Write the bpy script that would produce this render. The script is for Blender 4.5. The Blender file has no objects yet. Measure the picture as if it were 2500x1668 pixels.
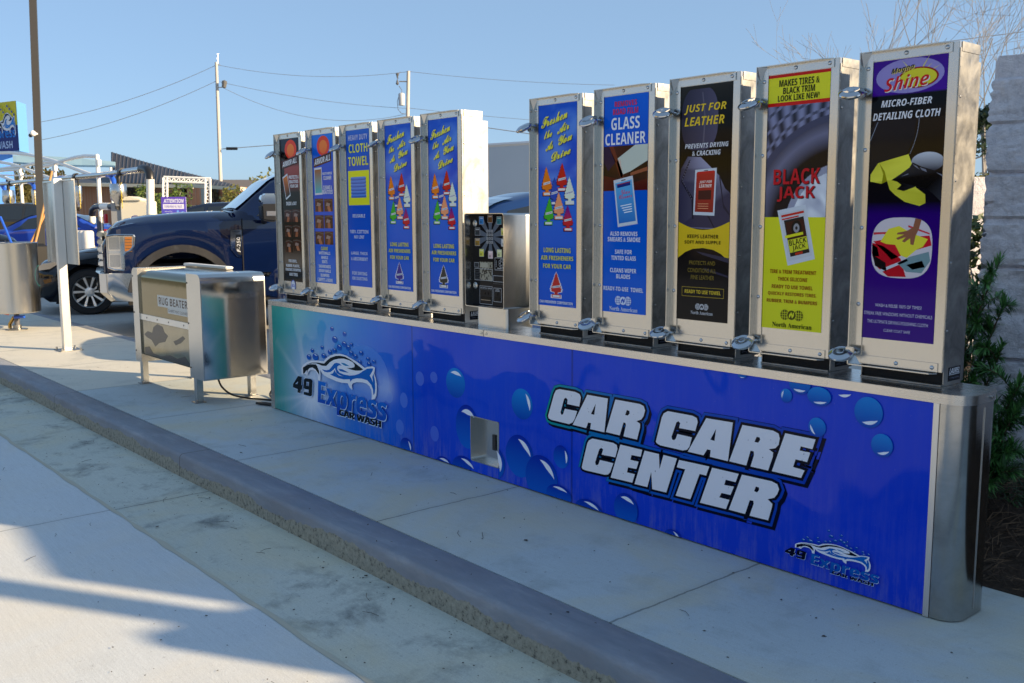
import bpy, bmesh, math, random
from mathutils import Vector, Matrix
from mathutils.geometry import tessellate_polygon
from math import sin, cos, pi, radians, sqrt, atan2
random.seed(7)
SC = bpy.context.scene
COL = SC.collection
# ------------------------------------------------------------------ camera, sky, sun, exposure
F_PX, CAM = 2358.655, Vector((5.92842, -2.95856, 1.29827))
YAW, PITCH, ROLL = 0.863243, -0.130513, -0.003649
FW = Vector((-sin(YAW)*cos(PITCH), cos(YAW)*cos(PITCH), sin(PITCH)))
R0 = Vector((cos(YAW), sin(YAW), 0)); U0 = R0.cross(FW)
RT = R0*cos(ROLL)+U0*sin(ROLL); UP = U0*cos(ROLL)-R0*sin(ROLL)
cd = bpy.data.cameras.new("camera"); cam = bpy.data.objects.new("camera", cd); COL.objects.link(cam)
M = Matrix((RT, UP, -FW)).transposed().to_4x4(); M.translation = CAM
cam.matrix_world = M
cd.sensor_fit = 'HORIZONTAL'; cd.sensor_width = 36; cd.lens = 36*F_PX/2500
cd.clip_start = 0.05; cd.clip_end = 3000
cd.dof.use_dof = True; cd.dof.focus_distance = 5.4; cd.dof.aperture_fstop = 8.0
SC.camera = cam
SUN_AZ, SUN_EL = radians(31), radians(20)
SUN = Vector((cos(SUN_AZ)*cos(SUN_EL), sin(SUN_AZ)*cos(SUN_EL), sin(SUN_EL)))
w = bpy.data.worlds.new("World"); SC.world = w; w.use_nodes = True
nt = w.node_tree
sky = nt.nodes.new('ShaderNodeTexSky'); sky.sky_type = 'NISHITA'; sky.sun_disc = False
sky.sun_elevation = SUN_EL; sky.sun_rotation = pi/2-SUN_AZ
sky.air_density = 0.7; sky.dust_density = 0.9; sky.ozone_density = 3.0
mx = nt.nodes.new('ShaderNodeMixRGB'); mx.inputs[0].default_value = .62      # thin high haze evens the clear sky out
mx.inputs[2].default_value = (1.62, 2.45, 3.45, 1)
nt.links.new(sky.outputs[0], mx.inputs[1]); nt.links.new(mx.outputs[0], nt.nodes['Background'].inputs[0])
nt.nodes['Background'].inputs[1].default_value = 0.105
ld = bpy.data.lights.new("sun", 'SUN'); ld.energy = 5.0; ld.angle = radians(0.53); ld.color = (1.0, 0.76, 0.47)
so = bpy.data.objects.new("sun", ld); COL.objects.link(so); so.location = (20, 12, 20)
so.rotation_euler = (-SUN).to_track_quat('-Z', 'Y').to_euler()
SC.view_settings.view_transform = 'Standard'; SC.view_settings.look = 'None'
SC.view_settings.exposure = 1.0; SC.view_settings.gamma = 1.0

def ray(px, py): return FW+RT*((px-1250)/F_PX)-UP*((py-834)/F_PX)
def at(px, py, d): return CAM+ray(px, py)*d             # a photo pixel at a depth in metres
def onx(px, py, x): r = ray(px, py); return CAM+r*((x-CAM.x)/r.x)
def ony(px, py, y): r = ray(px, py); return CAM+r*((y-CAM.y)/r.y)

# ------------------------------------------------------------------ materials
def S(r, g, b):
    f = lambda c: (c/255/12.92) if c/255 <= .04045 else ((c/255+.055)/1.055)**2.4
    return (f(r), f(g), f(b))
MATS = {}
def mat(name, color=(.5, .5, .5), rough=.5, metal=0., coat=0., spec=.5, emit=None):
    if name in MATS: return MATS[name]
    m = bpy.data.materials.new(name); m.use_nodes = True
    b = m.node_tree.nodes['Principled BSDF']
    b.inputs['Base Color'].default_value = (*color, 1); b.inputs['Roughness'].default_value = rough
    b.inputs['Metallic'].default_value = metal; b.inputs['Coat Weight'].default_value = coat
    b.inputs['Coat Roughness'].default_value = .05
    b.inputs['Specular IOR Level'].default_value = spec
    MATS[name] = m
    return m
class NT:
    """tiny helper for node graphs"""
    def __init__(s, m): s.m = m; s.t = m.node_tree; s.b = s.t.nodes['Principled BSDF']
    def n(s, typ, **kw):
        o = s.t.nodes.new('ShaderNode'+typ)
        for k, v in kw.items():
            if k.startswith('i_'):
                key = k[2:]
                key = int(key) if key.isdigit() else key.replace('_', ' ')
                o.inputs[key].default_value = v
            else: setattr(o, k, v)
        return o
    def l(s, a, b): s.t.links.new(a, b)
    def coord(s, scale=(1, 1, 1)):
        c = s.n('TexCoord'); mp = s.n('Mapping'); mp.inputs['Scale'].default_value = scale
        s.l(c.outputs['Object'], mp.inputs[0]); return mp.outputs[0]
    def noise(s, vec, scale, detail=4, rough=.6, dist=0.):
        o = s.n('TexNoise'); o.inputs['Scale'].default_value = scale; o.inputs['Detail'].default_value = detail
        o.inputs['Roughness'].default_value = rough; o.inputs['Distortion'].default_value = dist
        s.l(vec, o.inputs['Vector']); return o.outputs['Fac']
    def ramp(s, fac, stops):
        o = s.n('ValToRGB'); e = o.color_ramp.elements
        while len(e) < len(stops): e.new(.5)
        for i, (p, c) in enumerate(stops):
            e[i].position = p; e[i].color = (*c, 1) if len(c) == 3 else c
        s.l(fac, o.inputs[0]); return o.outputs[0]
    def mix(s, fac, a, b, mode='MIX'):
        o = s.n('MixRGB', blend_type=mode)
        for v, k in ((fac, 0), (a, 1), (b, 2)):
            if hasattr(v, 'links') or hasattr(v, 'is_linked'): s.l(v, o.inputs[k])
            else: o.inputs[k].default_value = v if k == 0 else (*v, 1)
        return o.outputs[0]
    def math(s, op, a, b=0., c=None):
        o = s.n('Math', operation=op)
        for i, v in enumerate((a, b) if c is None else (a, b, c)):
            if hasattr(v, 'is_linked'): s.l(v, o.inputs[i])
            else: o.inputs[i].default_value = v
        return o.outputs[0]
    def bump(s, h, strength=.3, dist=.01):
        o = s.n('Bump'); o.inputs['Strength'].default_value = strength; o.inputs['Distance'].default_value = dist
        s.l(h, o.inputs['Height']); s.l(o.outputs[0], s.b.inputs['Normal'])
    def sep(s, v):
        o = s.n('SeparateXYZ'); s.l(v, o.inputs[0]); return o.outputs
G3 = lambda v: (v, v, v)

def steel_mat(name, color, rough, streak=(60, 60, 2), blotch=0., var=.10):
    m = mat(name, color, rough, 1.0); t = NT(m)
    v = t.coord(streak); n1 = t.noise(v, 6, 3)
    v2 = t.coord(); n2 = t.noise(v2, 5, 5, .65)
    r = t.math('ADD', t.math('MULTIPLY', n1, var), rough-var*.5)
    r = t.math('ADD', r, t.math('MULTIPLY', n2, var*1.2)); t.l(t.math('SUBTRACT', r, var*.6), t.b.inputs['Roughness'])
    n3 = t.noise(v2, 9, 6, .7, .6)
    k = t.ramp(n3, [(.35, G3(1-.35*blotch)), (.62, G3(1.))])
    t.l(t.mix(1., color, k, 'MULTIPLY'), t.b.inputs['Base Color'])
    t.bump(n1, .04, .002)
    return m
STEEL = steel_mat('brushed_steel', (.57, .56, .535), .24, (60, 60, 2), .0, .08)
STEELS = steel_mat('worn_steel_side', (.38, .38, .37), .42, (3, 3, 3), 1.25, .30)
STEELH = steel_mat('brushed_steel_horizontal', (.60, .58, .55), .27, (2, 60, 60))
MIRROR = steel_mat('polished_steel', (.66, .65, .63), .10, (3, 3, 60), .2, .05)
CHROME = mat('chrome', (.52, .53, .55), .07, 1.0)
DARKST = steel_mat('dark_steel', (.26, .25, .235), .28, (2, 2, 60), .3)
ALU = steel_mat('aluminium', (.72, .72, .71), .36)
BLACK = mat('black_plastic', (.012, .012, .013), .35)
BLACKM = mat('dark_inside', (.006, .006, .007), .8)
RUBBER = mat('black_rubber', (.016, .016, .017), .7)
WHITEP = mat('white_paint', (.78, .78, .76), .35)
GREYP = mat('grey_plastic', (.10, .10, .11), .45)
RED = mat('red_plastic', (.5, .02, .02), .25)
BLUEP = mat('blue_hose', (.02, .10, .55), .35)
YELP = mat('yellow_cord', (.75, .55, .03), .4)
GLASS = mat('dark_glass', (.012, .015, .018), .03, 0, 1.0)
LAMPG = mat('lamp_glass', (.38, .39, .41), .07, .7, 1.0)
AMBER = mat('amber_lens', (.26, .10, .02), .2)
WOOD = mat('wooden_handle', (.42, .22, .07), .5)
TYRE = mat('tyre_rubber', (.012, .012, .013), .75)

def print_mat(name, rough, coat):
    m = mat(name, (.5, .5, .5), rough, 0, coat); t = NT(m)
    a = t.n('Attribute', attribute_name='Col'); t.l(a.outputs['Color'], t.b.inputs['Base Color'])
    return m
PRINT = print_mat('printed_vinyl', .10, .0)
POSTER = print_mat('printed_poster', .06, .0)
WRAP = print_mat('printed_panel_wrap', .035, .0)
for q_, s_ in ((PRINT, .10), (POSTER, .11), (WRAP, .17)): q_.node_tree.nodes['Principled BSDF'].inputs['Specular IOR Level'].default_value = s_
t = NT(WRAP); v = t.coord((1, 1, 1.0)); n = t.noise(v, 2.0, 1, .4); t.bump(n, .38, .12)
at_ = [q_ for q_ in t.t.nodes if q_.type == 'ATTRIBUTE'][0]; zz_ = t.sep(v)[2]          # splash dirt, water runs and scuffs on the vinyl
d1 = t.noise(t.coord((1, 1, .35)), 9, 6, .75); d2 = t.noise(t.coord((14, 1, .7)), 4, 4, .7); d3 = t.noise(t.coord(), 120, 3, .8)
low = t.ramp(zz_, [(.0, G3(1)), (.16, G3(.25)), (.5, G3(.10))])
dm = t.math('MULTIPLY', low, t.ramp(t.math('ADD', t.math('MULTIPLY', d1, .6), t.math('MULTIPLY', d2, .4)), [(.46, G3(0)), (.66, G3(1))]))
dm = t.math('ADD', t.math('MULTIPLY', dm, .30), t.math('MULTIPLY', t.ramp(d3, [(.70, G3(0)), (.74, G3(1))]), .25))
t.l(t.mix(dm, at_.outputs['Color'], (.42, .42, .38)), t.b.inputs['Base Color'])
t.l(t.math('ADD', t.math('MULTIPLY', dm, .5), .035), t.b.inputs['Roughness'])
t = NT(PRINT); v = t.coord(); n = t.noise(v, 1.7, 1, .4)

def car_paint(name, c):
    m = mat(name, c, .5, .0, 1.0, .0); m.node_tree.nodes['Principled BSDF'].inputs['Coat Roughness'].default_value = .02
    return m
NAVY = car_paint('navy_paint', (.0022, .0075, .038))
BLACKC = car_paint('black_paint', (.004, .006, .012))
BLUEC = car_paint('blue_paint', (.010, .035, .13))
BLUEB = car_paint('bright_blue_paint', (.015, .06, .40))

# concrete family: stains, speckles, saw-cut joints at given spacings
def concrete(name, base, dark, tint, joint_x=None, off=0., rough=.85, stain=.5, joint_y=None, yel=None, pale=None):
    m = mat(name, base, rough); t = NT(m); v = t.coord()
    big = t.noise(v, .55, 4, .6, .4); mid = t.noise(v, 3.2, 6, .7, .3); fine = t.noise(v, 60, 4, .8); grit = t.noise(v, 230, 2, .7)
    c = t.mix(t.ramp(big, [(.30, G3(0)), (.70, G3(1))]), base, tint)
    c = t.mix(t.math('MULTIPLY', t.ramp(mid, [(.52, G3(0)), (.74, G3(1))]), stain), c, dark)
    c = t.mix(t.math('MULTIPLY', t.ramp(fine, [(.58, G3(0)), (.70, G3(1))]), .45), c, dark)
    pit = t.noise(t.coord((1.6, 1, 1)), 22, 6, .85, .2)
    c = t.mix(t.math('MULTIPLY', t.ramp(pit, [(.62, G3(0)), (.68, G3(1))]), .65), c, tuple(x*.6 for x in dark))
    warm = t.noise(v, 1.1, 5, .65, .5)
    if yel: c = t.mix(t.math('MULTIPLY', t.ramp(warm, [(.45, G3(0)), (.66, G3(1))]), .75), c, yel)
    if pale:      # sunlit warmth painted in: slabs at the left end made paler and warmer
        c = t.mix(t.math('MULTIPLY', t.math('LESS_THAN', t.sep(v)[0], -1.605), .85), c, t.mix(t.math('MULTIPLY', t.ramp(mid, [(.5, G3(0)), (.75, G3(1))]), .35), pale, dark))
    br = t.noise(t.coord((3, 90, 1)), 3, 3, .6); c = t.mix(1., c, t.ramp(br, [(.3, G3(.93)), (.7, G3(1.05))]), 'MULTIPLY')
    g = t.ramp(grit, [(.25, G3(.84)), (.75, G3(1.10))]); c = t.mix(1., c, g, 'MULTIPLY')
    h = t.math('ADD', t.math('MULTIPLY', grit, .35), t.math('MULTIPLY', fine, .6))
    xs = t.sep(v); wob = t.math('MULTIPLY', t.math('SUBTRACT', t.noise(v, 9, 3), .5), .025)
    for jx, ax in ((joint_x, 0), (joint_y, 1)):
        if not jx: continue
        p = t.math('ADD', t.math('ADD', xs[ax], wob), -off if ax == 0 else -.8)
        d = t.math('PINGPONG', p, jx/2)
        near = t.math('LESS_THAN', d, .0045)
        soft = t.ramp(d, [(0., G3(1)), (.045, G3(0))])
        c = t.mix(t.math('MULTIPLY', soft, .16), c, dark)
        c = t.mix(t.math('MULTIPLY', near, .6), c, tuple(x*.35 for x in dark))
        h = t.math('SUBTRACT', h, t.math('MULTIPLY', near, 1.5))
    t.l(c, t.b.inputs['Base Color']); t.bump(h, .35, .004)
    return m
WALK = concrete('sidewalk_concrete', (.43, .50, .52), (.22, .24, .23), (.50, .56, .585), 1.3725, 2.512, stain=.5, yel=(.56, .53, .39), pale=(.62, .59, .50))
GUTTER = concrete('gutter_concrete', (.50, .53, .47), (.13, .14, .135), (.58, .60, .53), 6.5, 1.19, stain=1., yel=(.60, .56, .40))
PAVE = concrete('pavement_concrete', (.56, .60, .62), (.38, .40, .41), (.61, .65, .67), 6.5, 1.19, stain=.18, joint_y=6., yel=(.62, .62, .58))
KERB = mat('kerb_concrete', (.2, .2, .22), .75); t = NT(KERB); v = t.coord()
z = t.sep(v)[2]; mp = t.coord((1., 1., .25)); nn = t.noise(mp, 5, 7, .75, .5); fn = t.noise(v, 45, 5, .8); bl = t.noise(v, 2.5, 5, .6)
lo_ = t.noise(t.coord((1, 1, .1)), 1.3, 2, .5)
edge = t.math('ADD', z, t.math('ADD', t.math('MULTIPLY', t.math('SUBTRACT', nn, .5), .09), t.math('MULTIPLY', t.math('SUBTRACT', lo_, .5), .12)))
stk = t.noise(t.coord((.9, 3.5, 3.5)), 4, 6, .7, .3)
paint = t.ramp(stk, [(.25, (.17, .20, .24)), (.55, (.235, .26, .30)), (.78, (.33, .355, .39))])
paint = t.mix(t.math('MULTIPLY', t.ramp(bl, [(.45, G3(0)), (.7, G3(1))]), .5), paint, (.19, .18, .195))
raw = t.ramp(fn, [(.36, (.06, .06, .05)), (.46, (.25, .245, .20)), (.7, (.36, .355, .29))])
raw = t.mix(t.ramp(t.math('ADD', z, t.math('MULTIPLY', fn, .05)), [(.0, G3(0)), (1., G3(0))]), raw, (.08, .08, .06))
fac = t.ramp(t.math('ADD', t.math('MULTIPLY', edge, 10), 1.), [(.43, G3(0)), (.47, G3(1))])
c = t.mix(fac, raw, paint)
xx_ = t.sep(v)[0]; d = t.math('PINGPONG', t.math('ADD', xx_, -.80), 1.18); c = t.mix(t.math('MULTIPLY', t.math('LESS_THAN', d, .003), t.math('LESS_THAN', xx_, 2.)), c, (.05, .05, .05))
t.l(c, t.b.inputs['Base Color']); t.bump(t.math('ADD', fn, nn), .35, .006)

# ------------------------------------------------------------------ mesh helpers
def tag(o, label=None, cat=None, group=None, kind=None):
    if label: o['label'] = label
    if cat: o['category'] = cat
    if group: o['group'] = group
    if kind: o['kind'] = kind
    return o
def empty(name, loc, label=None, cat=None, group=None, rz=0):
    o = bpy.data.objects.new(name, None); COL.objects.link(o); o.location = loc; o.rotation_euler = (0, 0, rz)
    o.empty_display_size = .1
    return tag(o, label, cat, group)
def copy_tree(o, parent=None):
    c = o.copy(); COL.objects.link(c)
    if parent: c.parent = parent
    for ch in [x for x in bpy.data.objects if x.parent == o]: copy_tree(ch, c)
    return c
class MB:
    """collects shapes (world coordinates unless the caller works locally); build() links ONE mesh object"""
    def __init__(s): s.v = []; s.f = []; s.m = []; s.c = []; s.cc = (1, 1, 1)
    def add(s, vs, fs, m=0, col=None):
        b = len(s.v); s.v += [tuple(p) for p in vs]; s.f += [tuple(b+i for i in f) for f in fs]; s.m += [m]*len(fs)
        s.c += [col or s.cc]*len(vs) if not isinstance(col, list) else col
        return s
    def box(s, a, b, m=0, R=None, o=None):
        (x0, y0, z0), (x1, y1, z1) = a, b
        vs = [Vector(p) for p in ((x0, y0, z0), (x1, y0, z0), (x1, y1, z0), (x0, y1, z0), (x0, y0, z1), (x1, y0, z1), (x1, y1, z1), (x0, y1, z1))]
        if R: vs = [R@p+(o or Vector()) for p in vs]
        return s.add(vs, [(0, 3, 2, 1), (4, 5, 6, 7), (0, 1, 5, 4), (1, 2, 6, 5), (2, 3, 7, 6), (3, 0, 4, 7)], m)
    def tube(s, pts, r, n=10, m=0, cap=True):
        pts = [Vector(p) for p in pts]; rs = r if isinstance(r, (list, tuple)) else [r]*len(pts)
        vs = []; prev = None
        for i, p in enumerate(pts):
            d = (pts[min(i+1, len(pts)-1)]-pts[max(i-1, 0)])
            d = d.normalized() if d.length > 1e-9 else Vector((0, 0, 1))
            if prev is None:
                a = d.cross(Vector((0, 0, 1)) if abs(d.z) < .9 else Vector((1, 0, 0))).normalized()
            else:
                a = (prev-d*prev.dot(d)); a = a.normalized() if a.length > 1e-6 else d.orthogonal().normalized()
            prev = a; b = d.cross(a)
            vs += [p+(a*cos(2*pi*k/n)+b*sin(2*pi*k/n))*rs[i] for k in range(n)]
        fs = [(i*n+k, i*n+(k+1) % n, (i+1)*n+(k+1) % n, (i+1)*n+k) for i in range(len(pts)-1) for k in range(n)]
        if cap: fs += [tuple(reversed(range(n))), tuple(range((len(pts)-1)*n, len(pts)*n))]
        return s.add(vs, fs, m)
    def lathe(s, prof, c, ax=(0, 0, 1), n=24, m=0, cap=True):
        ax = Vector(ax).normalized(); a = ax.orthogonal().normalized(); b = ax.cross(a); c = Vector(c)
        vs = [c+ax*h+(a*cos(2*pi*k/n)+b*sin(2*pi*k/n))*r for (r, h) in prof for k in range(n)]
        fs = [(i*n+k, i*n+(k+1) % n, (i+1)*n+(k+1) % n, (i+1)*n+k) for i in range(len(prof)-1) for k in range(n)]
        if cap and prof[0][0] > 1e-6: fs.append(tuple(reversed(range(n))))
        if cap and prof[-1][0] > 1e-6: fs.append(tuple(range((len(prof)-1)*n, len(prof)*n)))
        return s.add(vs, fs, m)
    def prism(s, poly, fn, d0, d1, m=0, holes=None):
        """2-D outline (may be concave) swept between two offsets; fn(u, v, d) -> point"""
        loops = [[Vector((u, v, 0)) for u, v in poly]]+[[Vector((u, v, 0)) for u, v in h] for h in (holes or [])]
        flat = [p for l in loops for p in l]; tri = tessellate_polygon(loops)
        n = len(flat); vs = [fn(p.x, p.y, d0) for p in flat]+[fn(p.x, p.y, d1) for p in flat]
        fs = [tuple(t) for t in tri]+[tuple(n+i for i in reversed(t)) for t in tri]
        b = 0
        for l in loops:
            k = len(l); fs += [(b+i, b+(i+1) % k, n+b+(i+1) % k, n+b+i) for i in range(k)]; b += k
        return s.add(vs, fs, m)
    def loft(s, rings, m=0, closed=False, cap=True):
        n = len(rings[0]); vs = [p for r in rings for p in r]; kk = n if closed else n-1
        fs = [(i*n+k, i*n+(k+1) % n, (i+1)*n+(k+1) % n, (i+1)*n+k) for i in range(len(rings)-1) for k in range(kk)]
        if cap: fs += [tuple(reversed(range(n))), tuple(range((len(rings)-1)*n, len(rings)*n))]
        return s.add(vs, fs, m)
    def build(s, name, mats, parent=None, org=None, smooth=None, bevel=0., recalc=True):
        org = Vector(org) if org is not None else (Vector(parent.get('org', (0, 0, 0))) if parent else Vector())
        me = bpy.data.meshes.new(name); me.from_pydata([Vector(p)-org for p in s.v], [], s.f)
        mats = mats if isinstance(mats, (list, tuple)) else [mats]
        for q in mats: me.materials.append(q)
        if len(mats) > 1: me.polygons.foreach_set('material_index', s.m)
        if any(c != (1, 1, 1) for c in s.c):
            a = me.color_attributes.new('Col', 'FLOAT_COLOR', 'POINT')
            a.data.foreach_set('color', [x for c in s.c for x in (c[0], c[1], c[2], 1.)])
        me.validate(); me.update()
        if recalc:
            bm = bmesh.new(); bm.from_mesh(me); bmesh.ops.recalc_face_normals(bm, faces=bm.faces)
            if bevel:
                es = [e for e in bm.edges if len(e.link_faces) == 2 and e.calc_face_angle(0) > .7]
                bmesh.ops.bevel(bm, geom=es, offset=bevel, segments=2, affect='EDGES', clamp_overlap=True)
            bm.to_mesh(me); bm.free()
        if smooth is not None:
            me.polygons.foreach_set('use_smooth', [True]*len(me.polygons)); me.set_sharp_from_angle(angle=radians(smooth))
        o = bpy.data.objects.new(name, me); COL.objects.link(o)
        if parent: o.parent = parent
        else: o.location = org
        return o
def root(name, org, label, cat, group=None):
    o = empty(name, org, label, cat, group); o['org'] = tuple(org); return o

# ------------------------------------------------------------------ printed lettering and artwork
_TX = {}
def glyphs(body, style='n'):
    """lettering from the built-in font, as 2-D faces fitted to a unit box"""
    key = (body, style)
    if key in _TX: return _TX[key]
    def mp(c, up, lo, dig=None):
        if 'A' <= c <= 'Z': return chr(up+ord(c)-65)
        if 'a' <= c <= 'z': return chr(lo+ord(c)-97)
        if dig and '0' <= c <= '9': return chr(dig+ord(c)-48)
        return c
    t = body
    if style == 'b': t = ''.join(mp(c, 0x1D5D4, 0x1D5EE, 0x1D7EC) for c in body)
    if style == 'i': t = ''.join(mp(c, 0x1D63C, 0x1D656) for c in body)
    if style == 's': t = ''.join(mp(c, 0x1D4D0, 0x1D4EA) for c in body)
    if style == 'r': t = ''.join(mp(c, 0x1D400, 0x1D41A) for c in body)
    c = bpy.data.curves.new('t', 'FONT'); c.body = t; c.fill_mode = 'FRONT'; c.resolution_u = 3
    if style == 'h': c.offset = .022
    o = bpy.data.objects.new('t', c); COL.objects.link(o)
    dg = bpy.context.evaluated_depsgraph_get(); dg.update()
    me = bpy.data.meshes.new_from_object(o.evaluated_get(dg))
    vs = [(p.co.x, p.co.y) for p in me.vertices]; fs = [tuple(p.vertices) for p in me.polygons]
    bpy.data.objects.remove(o); bpy.data.curves.remove(c); bpy.data.meshes.remove(me)
    x0 = min(p[0] for p in vs); x1 = max(p[0] for p in vs); y0 = min(p[1] for p in vs); y1 = max(p[1] for p in vs)
    _TX[key] = ([((x-x0)/(x1-x0), (y-y0)/(y1-y0)) for x, y in vs], fs, (x1-x0)/(y1-y0))
    return _TX[key]
class Print(MB):
    """flat printed shapes on a plane; fn(u, v, d) maps to world, d = height of the ink layer"""
    def __init__(s, fn, step=.0003): super().__init__(); s.fn = fn; s.d = step; s.step = step
    def up(s): s.d += s.step; return s
    def text(s, body, u0, v0, u1, v1, col, style='b', shear=0., rise=0.):
        gv, gf, _ = glyphs(body, style); vs = []; cs = []
        for x, y in gv:
            u = u0+(u1-u0)*x+shear*(v1-v0)*y; v = v0+(v1-v0)*y+rise*x
            vs.append(s.fn(u, v, s.d)); cs.append(col(x, y) if callable(col) else col)
        s.add(vs, gf, 0, cs); return s
    def poly(s, pts, col, holes=None):
        loops = [[Vector((u, v, 0)) for u, v in pts]]+[[Vector((u, v, 0)) for u, v in h] for h in (holes or [])]
        flat = [p for l in loops for p in l]
        cs = [col(p.x, p.y) if callable(col) else col for p in flat]
        s.add([s.fn(p.x, p.y, s.d) for p in flat], [tuple(t) for t in tessellate_polygon(loops)], 0, cs); return s
    def rect(s, u0, v0, u1, v1, col, nu=1, nv=1, skip=None):
        vs = []; cs = []
        for j in range(nv+1):
            for i in range(nu+1):
                u = u0+(u1-u0)*i/nu; v = v0+(v1-v0)*j/nv
                vs.append(s.fn(u, v, s.d)); cs.append(col(u, v) if callable(col) else col)
        fs = [(j*(nu+1)+i, j*(nu+1)+i+1, (j+1)*(nu+1)+i+1, (j+1)*(nu+1)+i) for j in range(nv) for i in range(nu)
              if not (skip and skip(u0+(u1-u0)*(i+.5)/nu, v0+(v1-v0)*(j+.5)/nv))]
        s.add(vs, fs, 0, cs); return s
    def frame(s, u0, v0, u1, v1, tu, tv, col):
        for a in ((u0, v0, u1, v0+tv), (u0, v1-tv, u1, v1), (u0, v0+tv, u0+tu, v1-tv), (u1-tu, v0+tv, u1, v1-tv)): s.rect(*a, col)
        return s
    def disc(s, u, v, ru, rv, col, clip=None, n=28, p=2.):
        pts = [(u+ru*math.copysign(abs(cos(2*pi*k/n))**(2/p), cos(2*pi*k/n)), v+rv*math.copysign(abs(sin(2*pi*k/n))**(2/p), sin(2*pi*k/n))) for k in range(n)]
        if clip: pts = [(min(max(a, clip[0]), clip[2]), min(max(b, clip[1]), clip[3])) for a, b in pts]
        return s.poly(pts, col)
    def crescent(s, u, v, ru, rv, ang, col, span=1.0, thick=.32, clip=None):
        a = [(u+ru*cos(ang+span*(k/8-1)), v+rv*sin(ang+span*(k/8-1))) for k in range(17)]
        b = [(u+ru*(1-thick*(1-(k/8-1)**2))*cos(ang+span*(k/8-1)), v+rv*(1-thick*(1-(k/8-1)**2))*sin(ang+span*(k/8-1))) for k in range(1, 16)]
        pts = a+b[::-1]
        if clip: pts = [(min(max(x, clip[0]), clip[2]), min(max(y, clip[1]), clip[3])) for x, y in pts]
        return s.poly(pts, col)
def lerp(a, b, t): return a+(b-a)*t
def mixc(a, b, t): t = min(max(t, 0), 1); return tuple(lerp(x, y, t) for x, y in zip(a, b))
def interp(tab, x):
    if x <= tab[0][0]: return tab[0][1]
    for (a, va), (b, vb) in zip(tab, tab[1:]):
        if x <= b:
            t = (x-a)/(b-a); return mixc(va, vb, t) if isinstance(va, tuple) else lerp(va, vb, t)
    return tab[-1][1]
def vnoise(x, y, seed=0):
    def h(i, j): return (math.sin(i*127.1+j*311.7+seed*74.7)*43758.5453) % 1
    i, j = math.floor(x), math.floor(y); fx, fy = x-i, y-j; fx = fx*fx*(3-2*fx); fy = fy*fy*(3-2*fy)
    return lerp(lerp(h(i, j), h(i+1, j), fx), lerp(h(i, j+1), h(i+1, j+1), fx), fy)
# ------------------------------------------------------------------ setting: ground, island, kerbs, gutter
GZ = -.125
def struct(name, mb, m, **k):
    o = mb.build(name, m, **k); o['kind'] = 'structure'; return o
struct('ground', MB().add([(-400, -400, GZ-.02), (400, -400, GZ-.02), (400, 600, GZ-.02), (-400, 600, GZ-.02)], [(0, 1, 2, 3)]), mat('far_ground', (.16, .17, .12), .9))
def sheet(x0, x1, y0, y1, z): return MB().add([(x0, y0, z), (x1, y0, z), (x1, y1, z), (x0, y1, z)], [(0, 1, 2, 3)])
struct('pavement', sheet(-45, 30, -14, -1.478, GZ+.004), PAVE)
struct('parking_lot', sheet(-45, 2.5, .63, 60, GZ+.004), concrete('lot_concrete', (.46, .45, .42), (.24, .23, .21), (.5, .49, .46), 4.2, 1., stain=.35, joint_y=5.))
struct('gutter', sheet(-45, 30, -1.484, -.97, GZ+.002), GUTTER)
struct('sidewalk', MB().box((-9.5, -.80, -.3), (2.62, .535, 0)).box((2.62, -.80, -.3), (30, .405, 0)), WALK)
lip = MB()
N = 700; vs = []
for i in range(N+1):
    x = -16+i*24/N
    vs += [(x, -1.478+.012*(vnoise(x*9, 3)-.5)-.008, GZ+.006), (x, -1.478+.016*(vnoise(x*7, 9)-.5)+.012, GZ+.007)]
lip.add(vs, [(2*i, 2*i+2, 2*i+3, 2*i+1) for i in range(N)])
struct('gutter_joint', lip, mat('joint_grout', (.46, .44, .35), .9))
def kerb(y_in, y_out, x0, x1, name):
    s = 1 if y_out > y_in else -1; prof = [(y_in, -.3), (y_in, -.004), (y_in+s*.004, 0.)]
    r = .022
    for k in range(6):
        a = pi/2*k/5; prof.append((y_out-s*r+s*r*sin(a), -r+r*cos(a)))
    prof.append((y_out-s*.0+s*.006, -.13)); prof.append((y_out+s*.006, -.3))
    n = 240; rings = []
    for i in range(n+1):
        x = x0+(x1-x0)*i/n; w = .004*(vnoise(x*1.3, 1)-.5)
        rings.append([(x, a+(w if 3 <= k < 10 else 0), b) for k, (a, b) in enumerate(prof)])
    struct(name, MB().loft(rings), KERB, smooth=50)
kerb(-.803, -.978, -9.5, 12, 'kerb'); kerb(.538, .66, -9.5, 2.6, 'kerb_back')

# pine straw bed behind the counter
def bed_z(x, y): 
    t = min(max((y-.41)/.7, 0), 1); return .0+.17*t*t*(3-2*t)+.045*(vnoise(x*4, y*4, 3)-.5)*min(1, t*3+.1)+.02*(vnoise(x*14, y*14, 5)-.5)*min(1, t*3+.1)
vs = []; nx, ny = 90, 50
for j in range(ny+1):
    for i in range(nx+1):
        x = 2.6+7.4*i/nx; y = .41+5.*(j/ny)**1.4; vs.append((x, y, bed_z(x, y)))
bedm = mat('mulch_soil', (.05, .032, .02), .95); t = NT(bedm); v = t.coord(); n = t.noise(v, 40, 6, .8)
t.l(t.ramp(n, [(.3, (.02, .012, .008)), (.7, (.09, .055, .032))]), t.b.inputs['Base Color']); t.bump(n, .8, .02)
struct('mulch_bed', MB().add(vs, [(j*(nx+1)+i, j*(nx+1)+i+1, (j+1)*(nx+1)+i+1, (j+1)*(nx+1)+i) for j in range(ny) for i in range(nx)]), bedm, smooth=80)
st = MB(); random.seed(3)
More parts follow.
